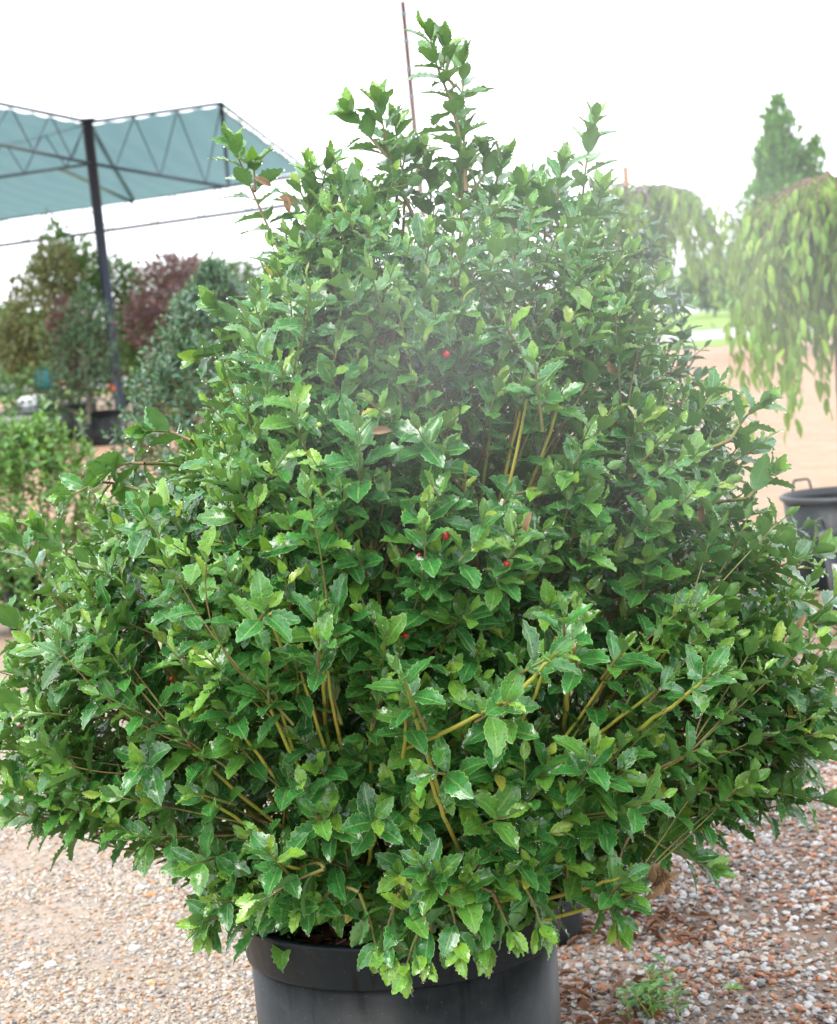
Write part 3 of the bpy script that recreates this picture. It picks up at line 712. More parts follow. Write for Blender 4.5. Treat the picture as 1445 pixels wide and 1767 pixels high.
# withered leaves hanging on the bush
DL = Leaves(('dead', 'dead'), 5)
def dead(px, py, Y, size, along, face, tint=.5): DL.put(at(px, py, Y), np.array(along, float), np.array(face, float), size, tint, 0)
for i in range(9): dead(1142 + rng.normal(0, 8), 1502 + rng.normal(0, 9), 3.38, rng.uniform(.036, .058), (rng.normal(0, .5), rng.normal(0, .2), -1), (rng.normal(0, .5), -1, .2), rng.uniform(.3, .9))
dead(1148, 1517, 3.38, .030, (.9, -.4, .4), (0, -1, .3), .7)
for x, y, a in ((478, 340, (1, 0, -.3)), (492, 335, (.2, -.3, -1)), (470, 322, (-.8, -.2, .5)), (908, 920, (.2, -.3, 1)), (1210, 905, (.1, 0, 1)), (600, 1475, (.4, -.2, 1)), (1050, 620, (.3, -.2, -1)), (640, 748, (1, 0, .3)), (1375, 1090, (.5, 0, 1))):
    dead(x, y, front_depth(x, y) - .02, .034, a, (rng.normal(0, .3), -1, .4), rng.uniform(.2, .8))
p_, f_, l_, t_, k_, s_ = DL.arrays()
for i in range(len(p_)):
    V, Q, UV = shape(int(s_[i]), 'dead', True); me = make_mesh('dead_leaf', V, [Q], UV, np.full(len(V), t_[i]), M['dead'])
    o = ob('dead_leaf', me, bush); o['label'] = 'curled brown withered leaf'
    o.matrix_basis = Matrix.Translation(Vector((p_[i] - np.array(bush.location)).tolist())) @ Matrix(((f_[i] * l_[i]).T).tolist()).to_4x4()

# rain drops hanging from leaf tips and edges
vis = np.where(hc > 1)[0]; s = Soup(); hk, hs = HL.arrays()[4:6]
import bmesh
bm = bmesh.new(); bmesh.ops.create_icosphere(bm, subdivisions=2, radius=1); DV = np.array([v.co[:] for v in bm.verts]); DT = np.array([[v.index for v in f.verts] for f in bm.faces]); bm.free()
bm = bmesh.new(); bmesh.ops.create_icosphere(bm, subdivisions=1, radius=1); BV = np.array([v.co[:] for v in bm.verts]); BT = np.array([[v.index for v in f.verts] for f in bm.faces]); bm.free()
beads, bpos, brad, brot = Soup(), [], [], []
for i in vis:
    V, Q, UV = shape(int(hs[i]), HL.kinds[hk[i]], True)
    for q in range(int(rng.choice([0, 0, 1, 2, 3])) if hc[i] > 2 else 0):
        e = V[int(rng.choice([4, 0])) + 5 * int(rng.integers(7, 15))] if rng.random() < .6 else V[-3]
        w = hp[i] + hl[i] * (e @ hf[i])
        r = rng.uniform(.0013, .0027); s.add(BV * r * np.array([1, 1, 1.15]) + w - np.array([0, 0, r * .6]), None, BT)
    if hf[i, 2, 2] > -.1 and hc[i] > 7:                     # beads lying on the upper face
        m = int(rng.integers(2, 11)); qs = Q[rng.integers(12, len(Q), m)]; bw = rng.dirichlet((1, 1, 1, 1), m)
        bpos.append(hp[i] + hl[i] * (np.einsum('mk,mkj->mj', bw, V[qs]) @ hf[i])); brad.append(rng.uniform(.0010, .0025, m)); brot.append(np.repeat(hf[i][None], m, 0))
bpos, brad, brot = np.concatenate(bpos), np.concatenate(brad), np.concatenate(brot)
X = bpos[:, None] + brad[:, None, None] * np.einsum('vi,nij->nvj', BV * [1, 1, .6], brot)
beads.add(X.reshape(-1, 3), None, (BT[None] + (np.arange(len(bpos)) * len(BV))[:, None, None]).reshape(-1, 3))
beads.build('rain_beads', M['water'], bush, smooth=True, kind='stuff')
s.build('water_drops', M['water'], bush, smooth=True, kind='stuff')

# ================================================================== OTHER HOLLIES AND SHRUBS
def shrub(name, label, cat, base, height, envf, n_shoot, lsize, mat, nleaf=10, top=300, stems=14, stem_mat='twig', kinds=('small', 'young'), up=.6, tint=.35, r0=.007, group=None, slen=.11, extra=()):
    root = thing(name, label, cat, base, group=group)
    base = np.array(base, float); L = Leaves(kinds, 5); tw = Soup(); nd = [base + np.array([0, 0, .02])]
    for i in range(stems):
        phi = i * 2.4; z = height * (.3 + .65 * (i + .5) / stems); q = envf(z / height, phi) * .7
        P = bezier(base + rng.normal(0, .02, 3) * [1, 1, 0], base + np.array([math.cos(phi) * q * .6, math.sin(phi) * q * .6, z * .35]), base + np.array([math.cos(phi) * q, math.sin(phi) * q, z]), 9)
        Soup().tube(P, np.linspace(r0, r0 * .35, 9), 6).build('stem', M[stem_mat], root, smooth=True); nd.extend(P[2:])
    nd = np.array(nd)
    jobs = []
    for i in range(n_shoot):
        f = rng.random() ** .85; phi = rng.uniform(0, 6.28)
        q = envf(f, phi) * (1 - abs(rng.normal(0, .13)) if rng.random() < .75 else rng.uniform(.3, .9))
        pt = base + np.array([math.cos(phi) * q, math.sin(phi) * q, f * height])
        jobs.append((pt, np.array([math.cos(phi), math.sin(phi), 0]) * (1 - .5 * f) + np.array([0, 0, up + .5 * f]) + rng.normal(0, .25, 3)))
    jobs.extend(extra)
    for pt, d in jobs:
        d = norm(d); ln = slen * rng.uniform(.7, 1.3); b = pt - d * ln; n0 = nd[np.argmin(np.linalg.norm(nd - b, axis=1))]
        tw.tube(np.array([n0, (n0 + b) / 2 - [0, 0, .01], b, pt]), [.0025, .0022, .0018, .001], 4, False)
        rosette(L, pt, d, ln * .95, nleaf, lsize * rng.uniform(.85, 1.15), 2, tint + rng.normal(0, .07))
    tw.build('twigs', M[stem_mat], root, smooth=True, kind='stuff')
    finish_leaves(L, root, M[mat], top, hi_all=False)
    return root

# dark holly straight behind the big one, its edge showing on the right
def pot_at(px, Y, r, h, label, soil_drop=.05, group=None, lip=.05, flare=.012, rb=.86):
    x = at(px, 600, Y)
    g0 = np.array([x[0], Y, 0]); g0[0] = at(px, project([x[0], Y, h])[1], Y)[0]
    o = thing('nursery_pot', label, 'plant pot', tuple(g0), group=group)
    nursery_pot(o, tuple(g0), r, r * rb, h, soil_drop, lip, flare, 64)
    return g0, o
GP = 'nursery pots holding single plants'
gb, _ = pot_at(885, 5.15, .18, .36, 'black pot just behind the big holly, its rim showing under the lower leaves', group=GP)
def prof(xs, ys):
    return lambda f, phi: float(np.interp(f, xs, ys))
zt = at(1000, 285, 5.1)[2]
rb_ = lambda f, phi: float(np.interp(f, [0, .08, .3, .55, .8, .93, 1], [.10, .28, .42, .44, .37, .30, .10])) * (1 + .08 * math.sin(phi * 3 + f * 9))
ex = []
for (x, y) in ((1400, 905), (1360, 925), (1335, 905), (1310, 930), (1425, 925)): ex.append((at(x, y, 5.0), (1, -.1, .35)))
for (x, y) in ((1225, 640), (1232, 690), (1215, 600), (1190, 520), (1150, 430), (1085, 330), (1050, 300)): ex.append((at(x, y, 5.1), (1, -.1, .7)))
shrub('holly_bush', 'darker holly close behind the big one, its right edge against the pink gravel', 'bush', (gb[0] + .14, 5.15, .33), zt - .33, rb_, 760, .044, 'holly_old', 10, 220, 16, kinds=('holly', 'young'), extra=ex)

# grey green small leaved holly on the left
gb, _ = pot_at(410, 9.0, .22, .36, 'black pot under the grey green small leaved holly', group=GP)
zt = at(425, 445, 9.0)[2]
lf = lambda f, phi: float(np.interp(f, [0, .12, .35, .55, .75, .9, 1], [.36, .58, .62, .52, .36, .20, .03])) * (1 + .09 * math.sin(phi * 4 + f * 11))
shrub('holly_bush', 'dusty grey green holly with small leaves behind the big one, beside the steel post', 'bush', (gb[0] + .02, 9.0, .30), zt - .30, lf, 1350, .040, 'bluish', 9, 240, 16, kinds=('small', 'young'))

# pale bushy shrub at the left edge
gb, _ = pot_at(60, 11.5, .20, .34, 'black pot hidden under the pale bushy shrub at the left', group=GP)
zt = at(60, 715, 11.5)[2]
sf = lambda f, phi: float(np.interp(f, [0, .2, .5, .75, .9, 1], [.38, .46, .48, .40, .30, .12])) * (1 + .10 * math.sin(phi * 5 + f * 8))
ex = [(at(x, y, 11.4), (rng.normal(0, .15), 0, 1)) for x, y in ((10, 690), (20, 715), (75, 688), (95, 700), (70, 720), (140, 712), (130, 740), (155, 760), (45, 730), (115, 755), (0, 720), (150, 790))]
shrub('leafy_shrub', 'pale green shrub with upright shoots and tiny leaves at the left edge', 'shrub', (gb[0], 11.5, .14), zt - .14, sf, 640, .052, 'privet', 9, 260, 18, kinds=('small', 'young'), up=1.0, tint=.5, slen=.16, extra=ex)

# ================================================================== WEEPING TREES
def weeping(label, px, Y, trunk_top_z, radius, n_arch, lsize, hang, rimz, pot=True, top=260, span=(0, 6.28), dens=1.0, stake=False, bark='bark'):
    x0 = at(px, 700, Y)[0]; base = np.array([x0, Y, rimz])
    root = thing('weeping_tree', label, 'tree', tuple(base), group='weeping trees in pots')
    tp = base + np.array([.02, 0, trunk_top_z - rimz - .12])
    Soup().tube(bezier(base, (base + tp) / 2 + np.array([.015, 0, 0]), tp, 10), np.linspace(.021, .015, 10), 10).build('trunk', M[bark], root, smooth=True)
    L = Leaves(('long', 'long'), 6); tw = Soup()
    for i in range(n_arch):
        phi = span[0] + (span[1] - span[0]) * ((i * .618) % 1); q = radius * rng.uniform(.55, 1.05)
        d = np.array([math.cos(phi), math.sin(phi), 0])
        apex = tp + d * q * .62 + [0, 0, rng.uniform(.10, .26)]; end = tp + d * q + [0, 0, rng.uniform(-.42, -.12)]
        A = bezier(tp - [0, 0, rng.uniform(0, .12)], apex, end, 9)
        Soup().tube(A, np.linspace(.009, .003, 9), 6).build('branch', M[bark], root, smooth=True)
        for k in range(int(9 * dens)):
            s0 = rng.uniform(.25, 1.0); st = np.array([np.interp(s0 * 8, np.arange(9), A[:, c]) for c in range(3)])
            ln = rng.uniform(.2, 1.0) * hang * (.8 if rng.random() < .8 else 1); off = d * rng.uniform(.02, .16) + rng.normal(0, .05, 3) * [1, 1, 0]
            Bz = bezier(st, st + off * 1.2 + [0, 0, .03], st + off * 1.5 + [0, 0, -ln], 10)
            tw.tube(Bz, np.linspace(.0022, .0009, 10), 4, False)
            m = max(3, int(ln / (lsize * .42)))
            for j in range(m):
                s1 = (j + .5) / m; q1 = np.array([np.interp(s1 * 9, np.arange(10), Bz[:, c]) for c in range(3)])
                a = rng.uniform(0, 6.28); al = np.array([math.cos(a) * .55, math.sin(a) * .55, -1 + .5 * (rng.random() < .15)])
                L.put(q1, al, np.array([math.cos(a), math.sin(a), .5]) + rng.normal(0, .3, 3), lsize * rng.uniform(.75, 1.15), np.clip(rng.normal(.5, .22), 0, 1), 0)
    tw.build('twigs', M[bark], root, smooth=True, kind='stuff')
    finish_leaves(L, root, M['weeping'], top, hi_all=False)
    return root

def handled_pot(px, Y, r, h, label, group, handles, label_plate=False):
    x = at(px, 860, Y)[0]; c = np.array([x, Y, 0])
    o = thing('nursery_pot', label, 'plant pot', tuple(c), group=group)
    body = [(.01, 0), (r * .80, 0), (r * .82, .01), (r * .97, h - .03), (r * .965, h - .03), (r * .8, .02), (.01, .02)]
    Soup().lathe(body, 72, c).build('pot_wall', M['pot_lip'], o, smooth=True)
    ri = [(r * .955, h - .035), (r * .975, h - .035), (r * 1.02, h - .022), (r * 1.035, h - .010), (r * 1.02, h), (r * .985, h + .002), (r * .965, h - .006), (r * .955, h - .035)]
    Soup().lathe(ri, 72, c).build('rim', M['rim_grey'], o, smooth=True)
    s = Soup().lathe([(.001, h - .075), (r * .4, h - .078), (r * .7, h - .085), (r * .95, h - .09)], 36, c); s.V[0][:, 2] += rng.normal(0, .006, len(s.V[0])); s.build('soil', M['soil'], o, smooth=False)
    for a, tilt in handles:
        d = np.array([math.cos(a), math.sin(a), 0]); e = np.array([-d[1], d[0], 0]); w = .055
        P = np.array([c + d * r * 1.01 - e * w * 1.2 + [0, 0, h - .01], c + d * (r * 1.02 + tilt) - e * w + [0, 0, h + .045], c + d * (r * 1.03 + tilt) - e * w * .8 + [0, 0, h + .056], c + d * (r * 1.03 + tilt) + e * w * .8 + [0, 0, h + .056], c + d * (r * 1.02 + tilt) + e * w + [0, 0, h + .045], c + d * r * 1.01 + e * w * 1.2 + [0, 0, h - .01]])
        Soup().tube(P, .007, 6).build('handle', M['pot_lip'], o, smooth=True)
    return c, o
M['rim_grey'] = simple('pot_rim_plastic', (.018, .024, .032), .4, .2, 40)
M['label'] = simple('white_label', (.72, .73, .76), .5, .04, 20)
c1, _ = handled_pot(1450, 10.8, .31, .50, 'black pot with loop handles holding the weeping tree at the right edge', GP, [(R(118), .0), (R(-62), .02)])
weeping('weeping tree with long fresh green leaves drooping at the right edge', 1447, 10.8, at(1440, 278, 10.8)[2], .45, 28, .108, 1.15, .43, dens=1.6, top=290)
c2, o2 = handled_pot(1508, 9.5, .26, .44, 'black pot with a white label cut off by the right edge of the photo', GP, [(R(150), .01)])
s = Soup(); a0 = R(200)
for i in range(8):
    a, b = a0 + i * R(4), a0 + (i + 1) * R(4)
    rr = [.26 * (.82 + .15 * z / .41) + .0015 for z in (.22, .31)]
    s.add([(c2[0] + rr[0] * math.cos(a), c2[1] + rr[0] * math.sin(a), .22), (c2[0] + rr[0] * math.cos(b), c2[1] + rr[0] * math.sin(b), .22), (c2[0] + rr[1] * math.cos(b), c2[1] + rr[1] * math.sin(b), .31), (c2[0] + rr[1] * math.cos(a), c2[1] + rr[1] * math.sin(a), .31)], [(0, 1, 2, 3)])
s.build('label_plate', M['label'], o2)
gb, _ = pot_at(1140, 13.0, .24, .42, 'black pot of the farther weeping tree, mostly behind the hollies', group=GP)
weeping('weeping tree with an umbrella of pale leaves rising behind the dark holly', 1132, 13.0, at(1132, 300, 13.0)[2], .42, 24, .085, .75, .38, dens=1.1, top=240, bark='bark_grey')
# its stake
s = Soup(); g_ = at(1074, 288, 13.1); s.tube([(g_[0], 13.1, 0), (g_[0] + .02, 13.1, g_[2])], .017, 8)
M['wood'] = simple('stake_wood', (.36, .20, .11), .7, .3, 30)
o = s.build('plant_stake', M['wood']); o['label'] = 'orange brown wooden stake poking up beside the farther weeping tree'; o['category'] = 'stake'

# ------------------------------------------------------------------ crown of small leaf clumps for farther trees
def crown(L, c, radii, n, lsize, tint=.5, shell=.5, sd=.2, droop=0.0):
    d = norm(rng.normal(0, 1, (n, 3))); q = shell + (1 - shell) * rng.random(n) ** .6
    q *= np.exp(rng.normal(0, .16, n)); q *= 1 + .22 * np.sin(d[:, 0] * 7 + c[0]) * np.cos(d[:, 2] * 6 + d[:, 1] * 4)
    P = np.array(c) + d * q[:, None] * np.array(radii); lsize = lsize * 1.25
    al = norm(d + rng.normal(0, .6, (n, 3)) + [0, 0, .3 - droop]); fc = norm(d * .3 + rng.normal(0, .5, (n, 3)) + [0, 0, .7])
    L.put(P, al, fc, lsize * rng.uniform(.6, 1.3, n), np.clip(rng.normal(tint, sd, n), 0, 1), 0)

def far_tree(name, label, cat, base, clumps, lsize, mat, trunk_r=.03, bark='bark_grey', n_stem=3, group=None, top=0, trunk_name='trunk', shell=.4):
    """clumps: (dx, dy, z, rx, rz, n, tint)"""
    root = thing(name, label, cat, base, group=group); base = np.array(base, float)
    L = Leaves(('far' if top == 0 else 'small', 'far' if top == 0 else 'small'), 4)
    zs = max(c[2] for c in clumps)
    Soup().tube(bezier(base, base + [.05, 0, zs * .3], base + [clumps[0][0] * .5, 0, zs * .8], 8), np.linspace(trunk_r, trunk_r * .4, 8), 7).build(trunk_name, M[bark], root, smooth=True)
    for k in range(n_stem):
        c = clumps[rng.integers(len(clumps))]
        Soup().tube(bezier(base + [0, 0, .2 * zs * rng.random()], base + [c[0] * .3, c[1] * .3, c[2] * .5], base + [c[0], c[1], c[2]], 7), np.linspace(trunk_r * .5, trunk_r * .15, 7), 5).build('branch', M[bark], root, smooth=True)
    for dx, dy, z, rx, rz, n, tn in clumps: crown(L, base + [dx, dy, z], (rx, rx, rz), n, lsize, tn, shell)
    finish_leaves(L, root, M[mat], top, hi_all=False, rest_name='crown')
    return root

# arborvitae at the right
xb = at(1352, 500, 50)[0]; ztop = at(1345, 165, 50)[2]
root = thing('arborvitae', 'tall pointed evergreen tree with two tips standing behind the weeping tree', 'tree', (xb, 50, 0))
Soup().tube([(xb, 50, 0), (xb + .05, 50, 2.6), (xb - .1, 50, ztop - .8)], [.13, .10, .03], 8).build('trunk', M['bark_grey'], root, smooth=True)
L = Leaves(('small', 'small'), 4)
def spire(px, pyt, pyb, wb, n, Y=50, pw=.75):
    for i in range(n):
        f = rng.random() ** .6; y = pyt + (pyb - pyt) * f; c0 = at(px[0] + (px[1] - px[0]) * f, y, Y); rr = (wb * f ** pw + .06) * math.exp(rng.normal(0, .16)) * (1 + .25 * math.sin(f * 40 + px[0])) 
        a = rng.uniform(0, 6.28); q = rr * rng.random() ** .35
        P = c0 + np.array([math.cos(a) * q, math.sin(a) * q, 0]); al = np.array([math.cos(a) * .6, math.sin(a) * .6, 1.0]) + rng.normal(0, .35, 3)
        L.put(P, al, np.array([math.cos(a), math.sin(a), .3]) + rng.normal(0, .4, 3), rng.uniform(.10, .24), np.clip(rng.normal(.38, .32), 0, 1), 0)
spire((1342, 1345), 165, 560, 1.15, 6500); spire((1410, 1378), 232, 560, .72, 2200); spire((1388, 1372), 262, 500, .5, 700); spire((1318, 1330), 255, 560, .55, 1800); spire((1374, 1366), 200, 480, .42, 500); spire((1330, 1340), 185, 400, .3, 250)
finish_leaves(L, root, M['cedar'], 150, hi_all=False, name='spray', rest_name='foliage')

# row of potted trees under the shade cloth, about 30 m away
FG = 'potted trees in the row beyond the shade post'
def potted(px, py_base, Y, r, h, label):
    g = at(px, py_base, Y); o = thing('nursery_pot', label, 'plant pot', (g[0], Y, 0), group=GP)
    nursery_pot(o, (g[0], Y, 0), r, r * .88, h, .05, .05, .012, 32); return g[0]
x1 = potted(178, 760, 31, .36, .52, 'farthest black pot standing at the foot of the steel post')
far_tree('potted_tree', 'dark burgundy leaved shrub in the pot at the foot of the steel post', 'tree', (x1 - .15, 31, .45), [(0, 0, 1.0, .40, .6, 700, .4), (-.25, 0, 1.5, .26, .35, 350, .6), (.05, 0, .55, .4, .3, 300, .2)], .07, 'burgundy', group=FG)
x2 = potted(118, 765, 32.5, .40, .60, 'wide black pot beside the burgundy shrub')
far_tree('potted_tree', 'bronze green tree with a rusty top left of the steel post', 'tree', (x2 - .05, 32.5, .5), [(-.3, 0, 1.5, .62, .75, 1500, .5), (.1, 0, 2.2, .35, .5, 700, .5), (-.7, 0, 1.1, .45, .4, 700, .4)], .08, 'bronze', group=FG)
far_tree('potted_tree', 'tall green tree with a thin red tipped leader between post and bronze tree', 'tree', (at(125, 700, 33.5)[0], 33.5, .4), [(0, 0, 2.1, .55, .8, 1700, .5), (-.05, 0, 2.9, .16, .35, 160, .6), (.35, 0, 2.3, .42, .55, 1000, .6), (.25, 0, 1.2, .6, .6, 1000, .3)], .08, 'far_green', group=FG)
far_tree('potted_tree', 'low dark evergreen shrub under the bronze tree', 'tree', (at(150, 700, 30.5)[0], 30.5, .35), [(0, 0, .95, .55, .75, 1500, .25), (-.5, 0, .35, .3, .3, 400, .3), (.1, 0, 1.6, .35, .45, 500, .45)], .06, 'far_dark', group=FG)
far_tree('potted_tree', 'dark evergreen shrub at the far left edge', 'tree', (at(-10, 690, 30)[0], 30, .1), [(0, 0, .6, .45, .55, 900, .4)], .06, 'far_dark', group=FG)
far_tree('potted_tree', 'light green tree right of the steel post', 'tree', (at(255, 700, 34)[0], 34, .3), [(0, 0, 1.6, .7, .8, 1800, .55), (-.35, 0, 2.2, .4, .4, 700, .6), (.3, 0, 1.0, .6, .6, 800, .35)], .08, 'far_green', group=FG)
far_tree('potted_tree', 'purple red japanese maple right of the steel post', 'tree', (at(330, 700, 32)[0], 32, .3), [(0, 0, 1.75, .75, .6, 1800, .5), (-.55, 0, 1.5, .45, .5, 700, .5), (.5, 0, 1.7, .5, .45, 900, .55), (-.1, 0, 2.3, .5, .22, 400, .6)], .08, 'maroon', group=FG)
far_tree('potted_tree', 'bronze leaved tree behind the purple maple', 'tree', (at(290, 700, 35)[0], 35, .3), [(0, 0, 1.1, .8, .7, 1500, .5), (.6, 0, 2.2, .5, .3, 500, .5)], .08, 'bronze', group=FG)
far_tree('potted_tree', 'light green tree partly behind the top left holly shoots', 'tree', (at(400, 600, 38)[0], 38, .3), [(0, 0, 2.1, .8, .5, 1200, .6)], .09, 'far_green', group=FG)
x3 = potted(75, 740, 33, .32, .5, 'black pot between the grey crate and the wide pot')
for k_, (px, Y, m_, lab, cl) in enumerate((
    (20, 38, 'far_green', 'olive green tree at the left edge of the potted row', [(0, 0, 1.3, .8, .8, 1500, .5)]),
    (85, 40, 'bronze', 'dense olive brown shrub behind the bronze tree', [(0, 0, 1.2, .9, .9, 1800, .45)]),
    (230, 39, 'far_dark', 'dense dark green shrub behind the steel post', [(0, 0, 1.1, .9, 1.0, 2000, .6)]),
    (330, 40, 'far_green', 'dense mid green shrub under the purple maple', [(0, 0, .9, 1.2, .9, 2200, .35)]),
    (420, 39, 'maroon', 'purple tree behind the upper left holly shoots', [(0, 0, 1.9, .9, .7, 1500, .45)]))):
    far_tree('potted_tree', lab, 'tree', (at(px, 600, Y)[0], Y, .05), cl, .10, m_, group=FG)
# crate and nursery goods at the left
M['crate'] = simple('grey_crate', (.10, .105, .12), .4, .2, 20)
g = at(22, 735, 27); s = Soup(); s.box((g[0], 27, .32), (.40, .5, .60)); o = thing('storage_crate', 'dark grey square crate at the left edge beyond the pale shrub', 'crate', (g[0], 27, 0))
s.build('crate_body', M['crate'], o); Soup().box((g[0], 27, .645), (.43, .53, .04)).build('lid', simple('crate_lid', (.20, .21, .24), .3), o)
g = at(55, 690, 36); M['white'] = simple('white_sheet', (.75, .76, .80), .5, .05)
def sack(name, label, cat, px, py, Y, size, mat, z0=0):
    g = at(px, py, Y); import bmesh
    bm = bmesh.new(); bmesh.ops.create_icosphere(bm, subdivisions=3, radius=.5)
    for v in bm.verts:
        n = v.co.copy(); 
        for k in range(3): n[k] = math.copysign(abs(n[k] * 2) ** .55 / 2, n[k])
        n *= 1 + .05 * math.sin(v.co.x * 17 + px) * math.cos(v.co.y * 13); v.co = Vector((n.x * size[0], n.y * size[1], n.z * size[2]))
    me = bpy.data.meshes.new(name); bm.to_mesh(me); bm.free(); me.materials.append(mat); me.polygons.foreach_set('use_smooth', np.full(len(me.polygons), True))
    return ob(name, me, loc=(g[0], Y, z0 + size[2] / 2), label=label, category=cat)
zp = at(60, 692, 36)[2]
sack('folded_tarp', 'white bundle lying beyond the pots at the left', 'tarp', 58, 690, 36, (.55, .5, .22), M['white'], zp - .12)
sack('plant_pot', 'teal pot behind the white bundle', 'plant pot', 83, 655, 38, (.50, .4, .40), simple('teal_plastic', (.03, .22, .25), .4), at(83, 672, 38)[2])
sack('mulch_bag', 'orange bag on the edge of the black pot row', 'bag', 112, 664, 35, (.33, .3, .13), simple('orange_bag', (.75, .22, .07), .4), at(112, 667, 35)[2] )
sack('mulch_bag', 'small red orange bag at the foot of the steel post', 'bag', 192, 668, 32.6, (.12, .15, .12), simple('red_bag', (.8, .10, .04), .4), at(192, 676, 32.6)[2])
# stand that carries those goods (dark bench)
g0, g1 = at(30, 700, 37), at(150, 700, 37)
o = thing('nursery_bench', 'low dark bench behind the row of black pots', 'bench', ((g0[0] + g1[0]) / 2, 37, 0))
zb = zp - .12
Soup().box(((g0[0] + g1[0]) / 2, 36.6, zb - .03), (g1[0] - g0[0], 3.6, .05)).build('bench_top', M['crate'], o)
for x in (g0[0] + .05, g1[0] - .05):
    for y in (35, 38.2): Soup().box((x, y, (zb - .056) / 2), (.07, .07, zb - .056)).build('leg', M['crate'], o)

# distant trees and building
def tree_far(px, py_top, py_bot, w, Y, mat, label, n=900, group='trees along the far edge of the field', name='tree', tint=.55, ls=None):
    zt_, x = at(px, py_top, Y)[2], at(px, 560, Y)[0]; wm = w * Y / F
    zb_ = max(.4, at(px, py_bot, Y)[2]); h = (zt_ - zb_) / 2
    far_tree(name, label, 'tree', (x, Y, 0), [(0, 0, zb_ + h, wm * .5, h, n, tint), (wm * .2, 0, zb_ + h * .7, wm * .4, h * .6, n // 2, tint), (-wm * .22, 0, zb_ + h * .6, wm * .35, h * .55, n // 2, tint - .1)], ls or .02 * Y * .3, mat, trunk_r=.10 if Y > 60 else .05, n_stem=2, group=group, shell=.3)
tree_far(10, 540, 612, 90, 90, 'far_green', 'hazy green tree at the far left edge beyond the yard', 900)
tree_far(-40, 560, 612, 90, 100, 'far_green', 'low hazy tree cut by the left edge of the photo', 700)
tree_far(70, 560, 610, 70, 110, 'far_dark', 'low dark tree beyond the bronze potted tree', 600)
tree_far(1235, 462, 512, 70, 120, 'far_green', 'round green tree in front of the white building, left one', 800)
tree_far(1290, 455, 512, 70, 118, 'far_green', 'round green tree in front of the white building, between two others', 800)
tree_far(1345, 450, 515, 80, 122, 'far_dark', 'round darker tree in front of the white building behind the evergreen', 800)
tree_far(1425, 455, 515, 80, 120, 'far_green', 'green tree before the white building at the right edge', 800)
def sparse(px, py_top, py_bot, w, Y, label, n):
    zt_, x, zb_ = at(px, py_top, Y)[2], at(px, 560, Y)[0], at(px, py_bot, Y)[2]; wm = w * Y / F
    root = thing('bare_tree', label, 'tree', (x, Y, 0), group='thin reddish trees behind the big holly'); L = Leaves(('far', 'far'), 4)
    base = np.array([x, Y, 0.0]); tw = Soup()
    Soup().tube([base, base + [.05, 0, zb_ * .6], base + [0, 0, zb_]], [.07, .05, .035], 7).build('trunk', M['bark_grey'], root, smooth=True)
    for i in range(26):
        a = rng.uniform(0, 6.28); q = wm * .5 * rng.random() ** .5; e = base + [math.cos(a) * q, math.sin(a) * q, zb_ + (zt_ - zb_) * rng.uniform(.5, 1) * (1 - .3 * q / wm)]
        P = bezier(base + [0, 0, zb_ * rng.uniform(.7, 1)], base + [math.cos(a) * q * .3, math.sin(a) * q * .3, zb_ + (zt_ - zb_) * .4], e, 8); tw.tube(P, np.linspace(.018, .006, 8), 4, False)
        m = n // 26; b = P[rng.integers(3, 8, m)] + rng.normal(0, .13, (m, 3))
        L.put(b, rng.normal(0, 1, (m, 3)) + [0, 0, .3], rng.normal(0, 1, (m, 3)) + [0, 0, .6], rng.uniform(.06, .11, m), np.clip(rng.normal(.4, .2, m), 0, 1), 0)
    tw.build('twigs', M['bark_grey'], root, smooth=True, kind='stuff'); finish_leaves(L, root, M['bronze'], 0, hi_all=False, rest_name='crown')
sparse(625, 298, 420, 130, 26, 'thin reddish grey tree top showing between the left holly shoots', 420)
sparse(900, 335, 420, 120, 28, 'thin reddish grey tree top showing right of the tallest holly shoots', 360)
M['wall_white'] = simple('white_wall', (.74, .76, .80), .6, .04, .3)
M['roof_grey'] = simple('pale_roof', (.52, .55, .58), .5, .05, .3)
M['glass_dark'] = simple('dark_window', (.10, .12, .14), .15, .1, 1)
xa, xb2 = at(1130, 500, 150)[0], at(1600, 500, 150)[0]; zw, zr = at(1250, 470, 150)[2], at(1250, 424, 150)[2]
o = thing('white_building', 'long low white building beyond the grass at the right', 'building', ((xa + xb2) / 2, 150, 0))
Soup().box(((xa + xb2) / 2, 155, zw / 2), (xb2 - xa, 10, zw)).build('wall', M['wall_white'], o)
s = Soup(); s.add([(xa - .4, 149.4, zw + .01), (xb2 + .4, 149.4, zw + .01), (xb2 + .4, 155, zr), (xa - .4, 155, zr), (xa - .4, 160.6, zw + .01), (xb2 + .4, 160.6, zw + .01)], [(0, 1, 2, 3), (3, 2, 5, 4)], [(0, 3, 4), (1, 5, 2)]); s.build('roof', M['roof_grey'], o)
for i in range(7):
    x = xa + 1.5 + i * 2.8
    w = Soup().box((x, 149.96, zw * .55), (1.3, .10, 1.1)).build('window', M['wall_white'], o)
    p2 = Soup().box((x, 149.88, zw * .55), (1.1, .05, .9)); V = np.vstack(p2.V); p2.V = [V]
    q = p2.build('pane', M['glass_dark'], o)
    q.parent = w
# young trunks in pots far right (brown uprights seen through the weeping leaves)
for i, (px, lab) in enumerate(((1297, 'slim trunk of a young tree, left one of the far row'), (1352, 'slim trunk of a young tree under the evergreen tips'), (1372, 'red brown trunk of a young tree beside the evergreen'), (1408, 'slim brown trunk of a young tree near the right edge'))):
    Y = 45; x = at(px, 590, Y)[0]
    far_tree('young_tree', lab, 'tree', (x, Y, 0), [(0, 0, 2.6, .5, .9, 500, .5)], .13, 'far_green', .045, 'bark', 1, group='young trees in the far row at the right')

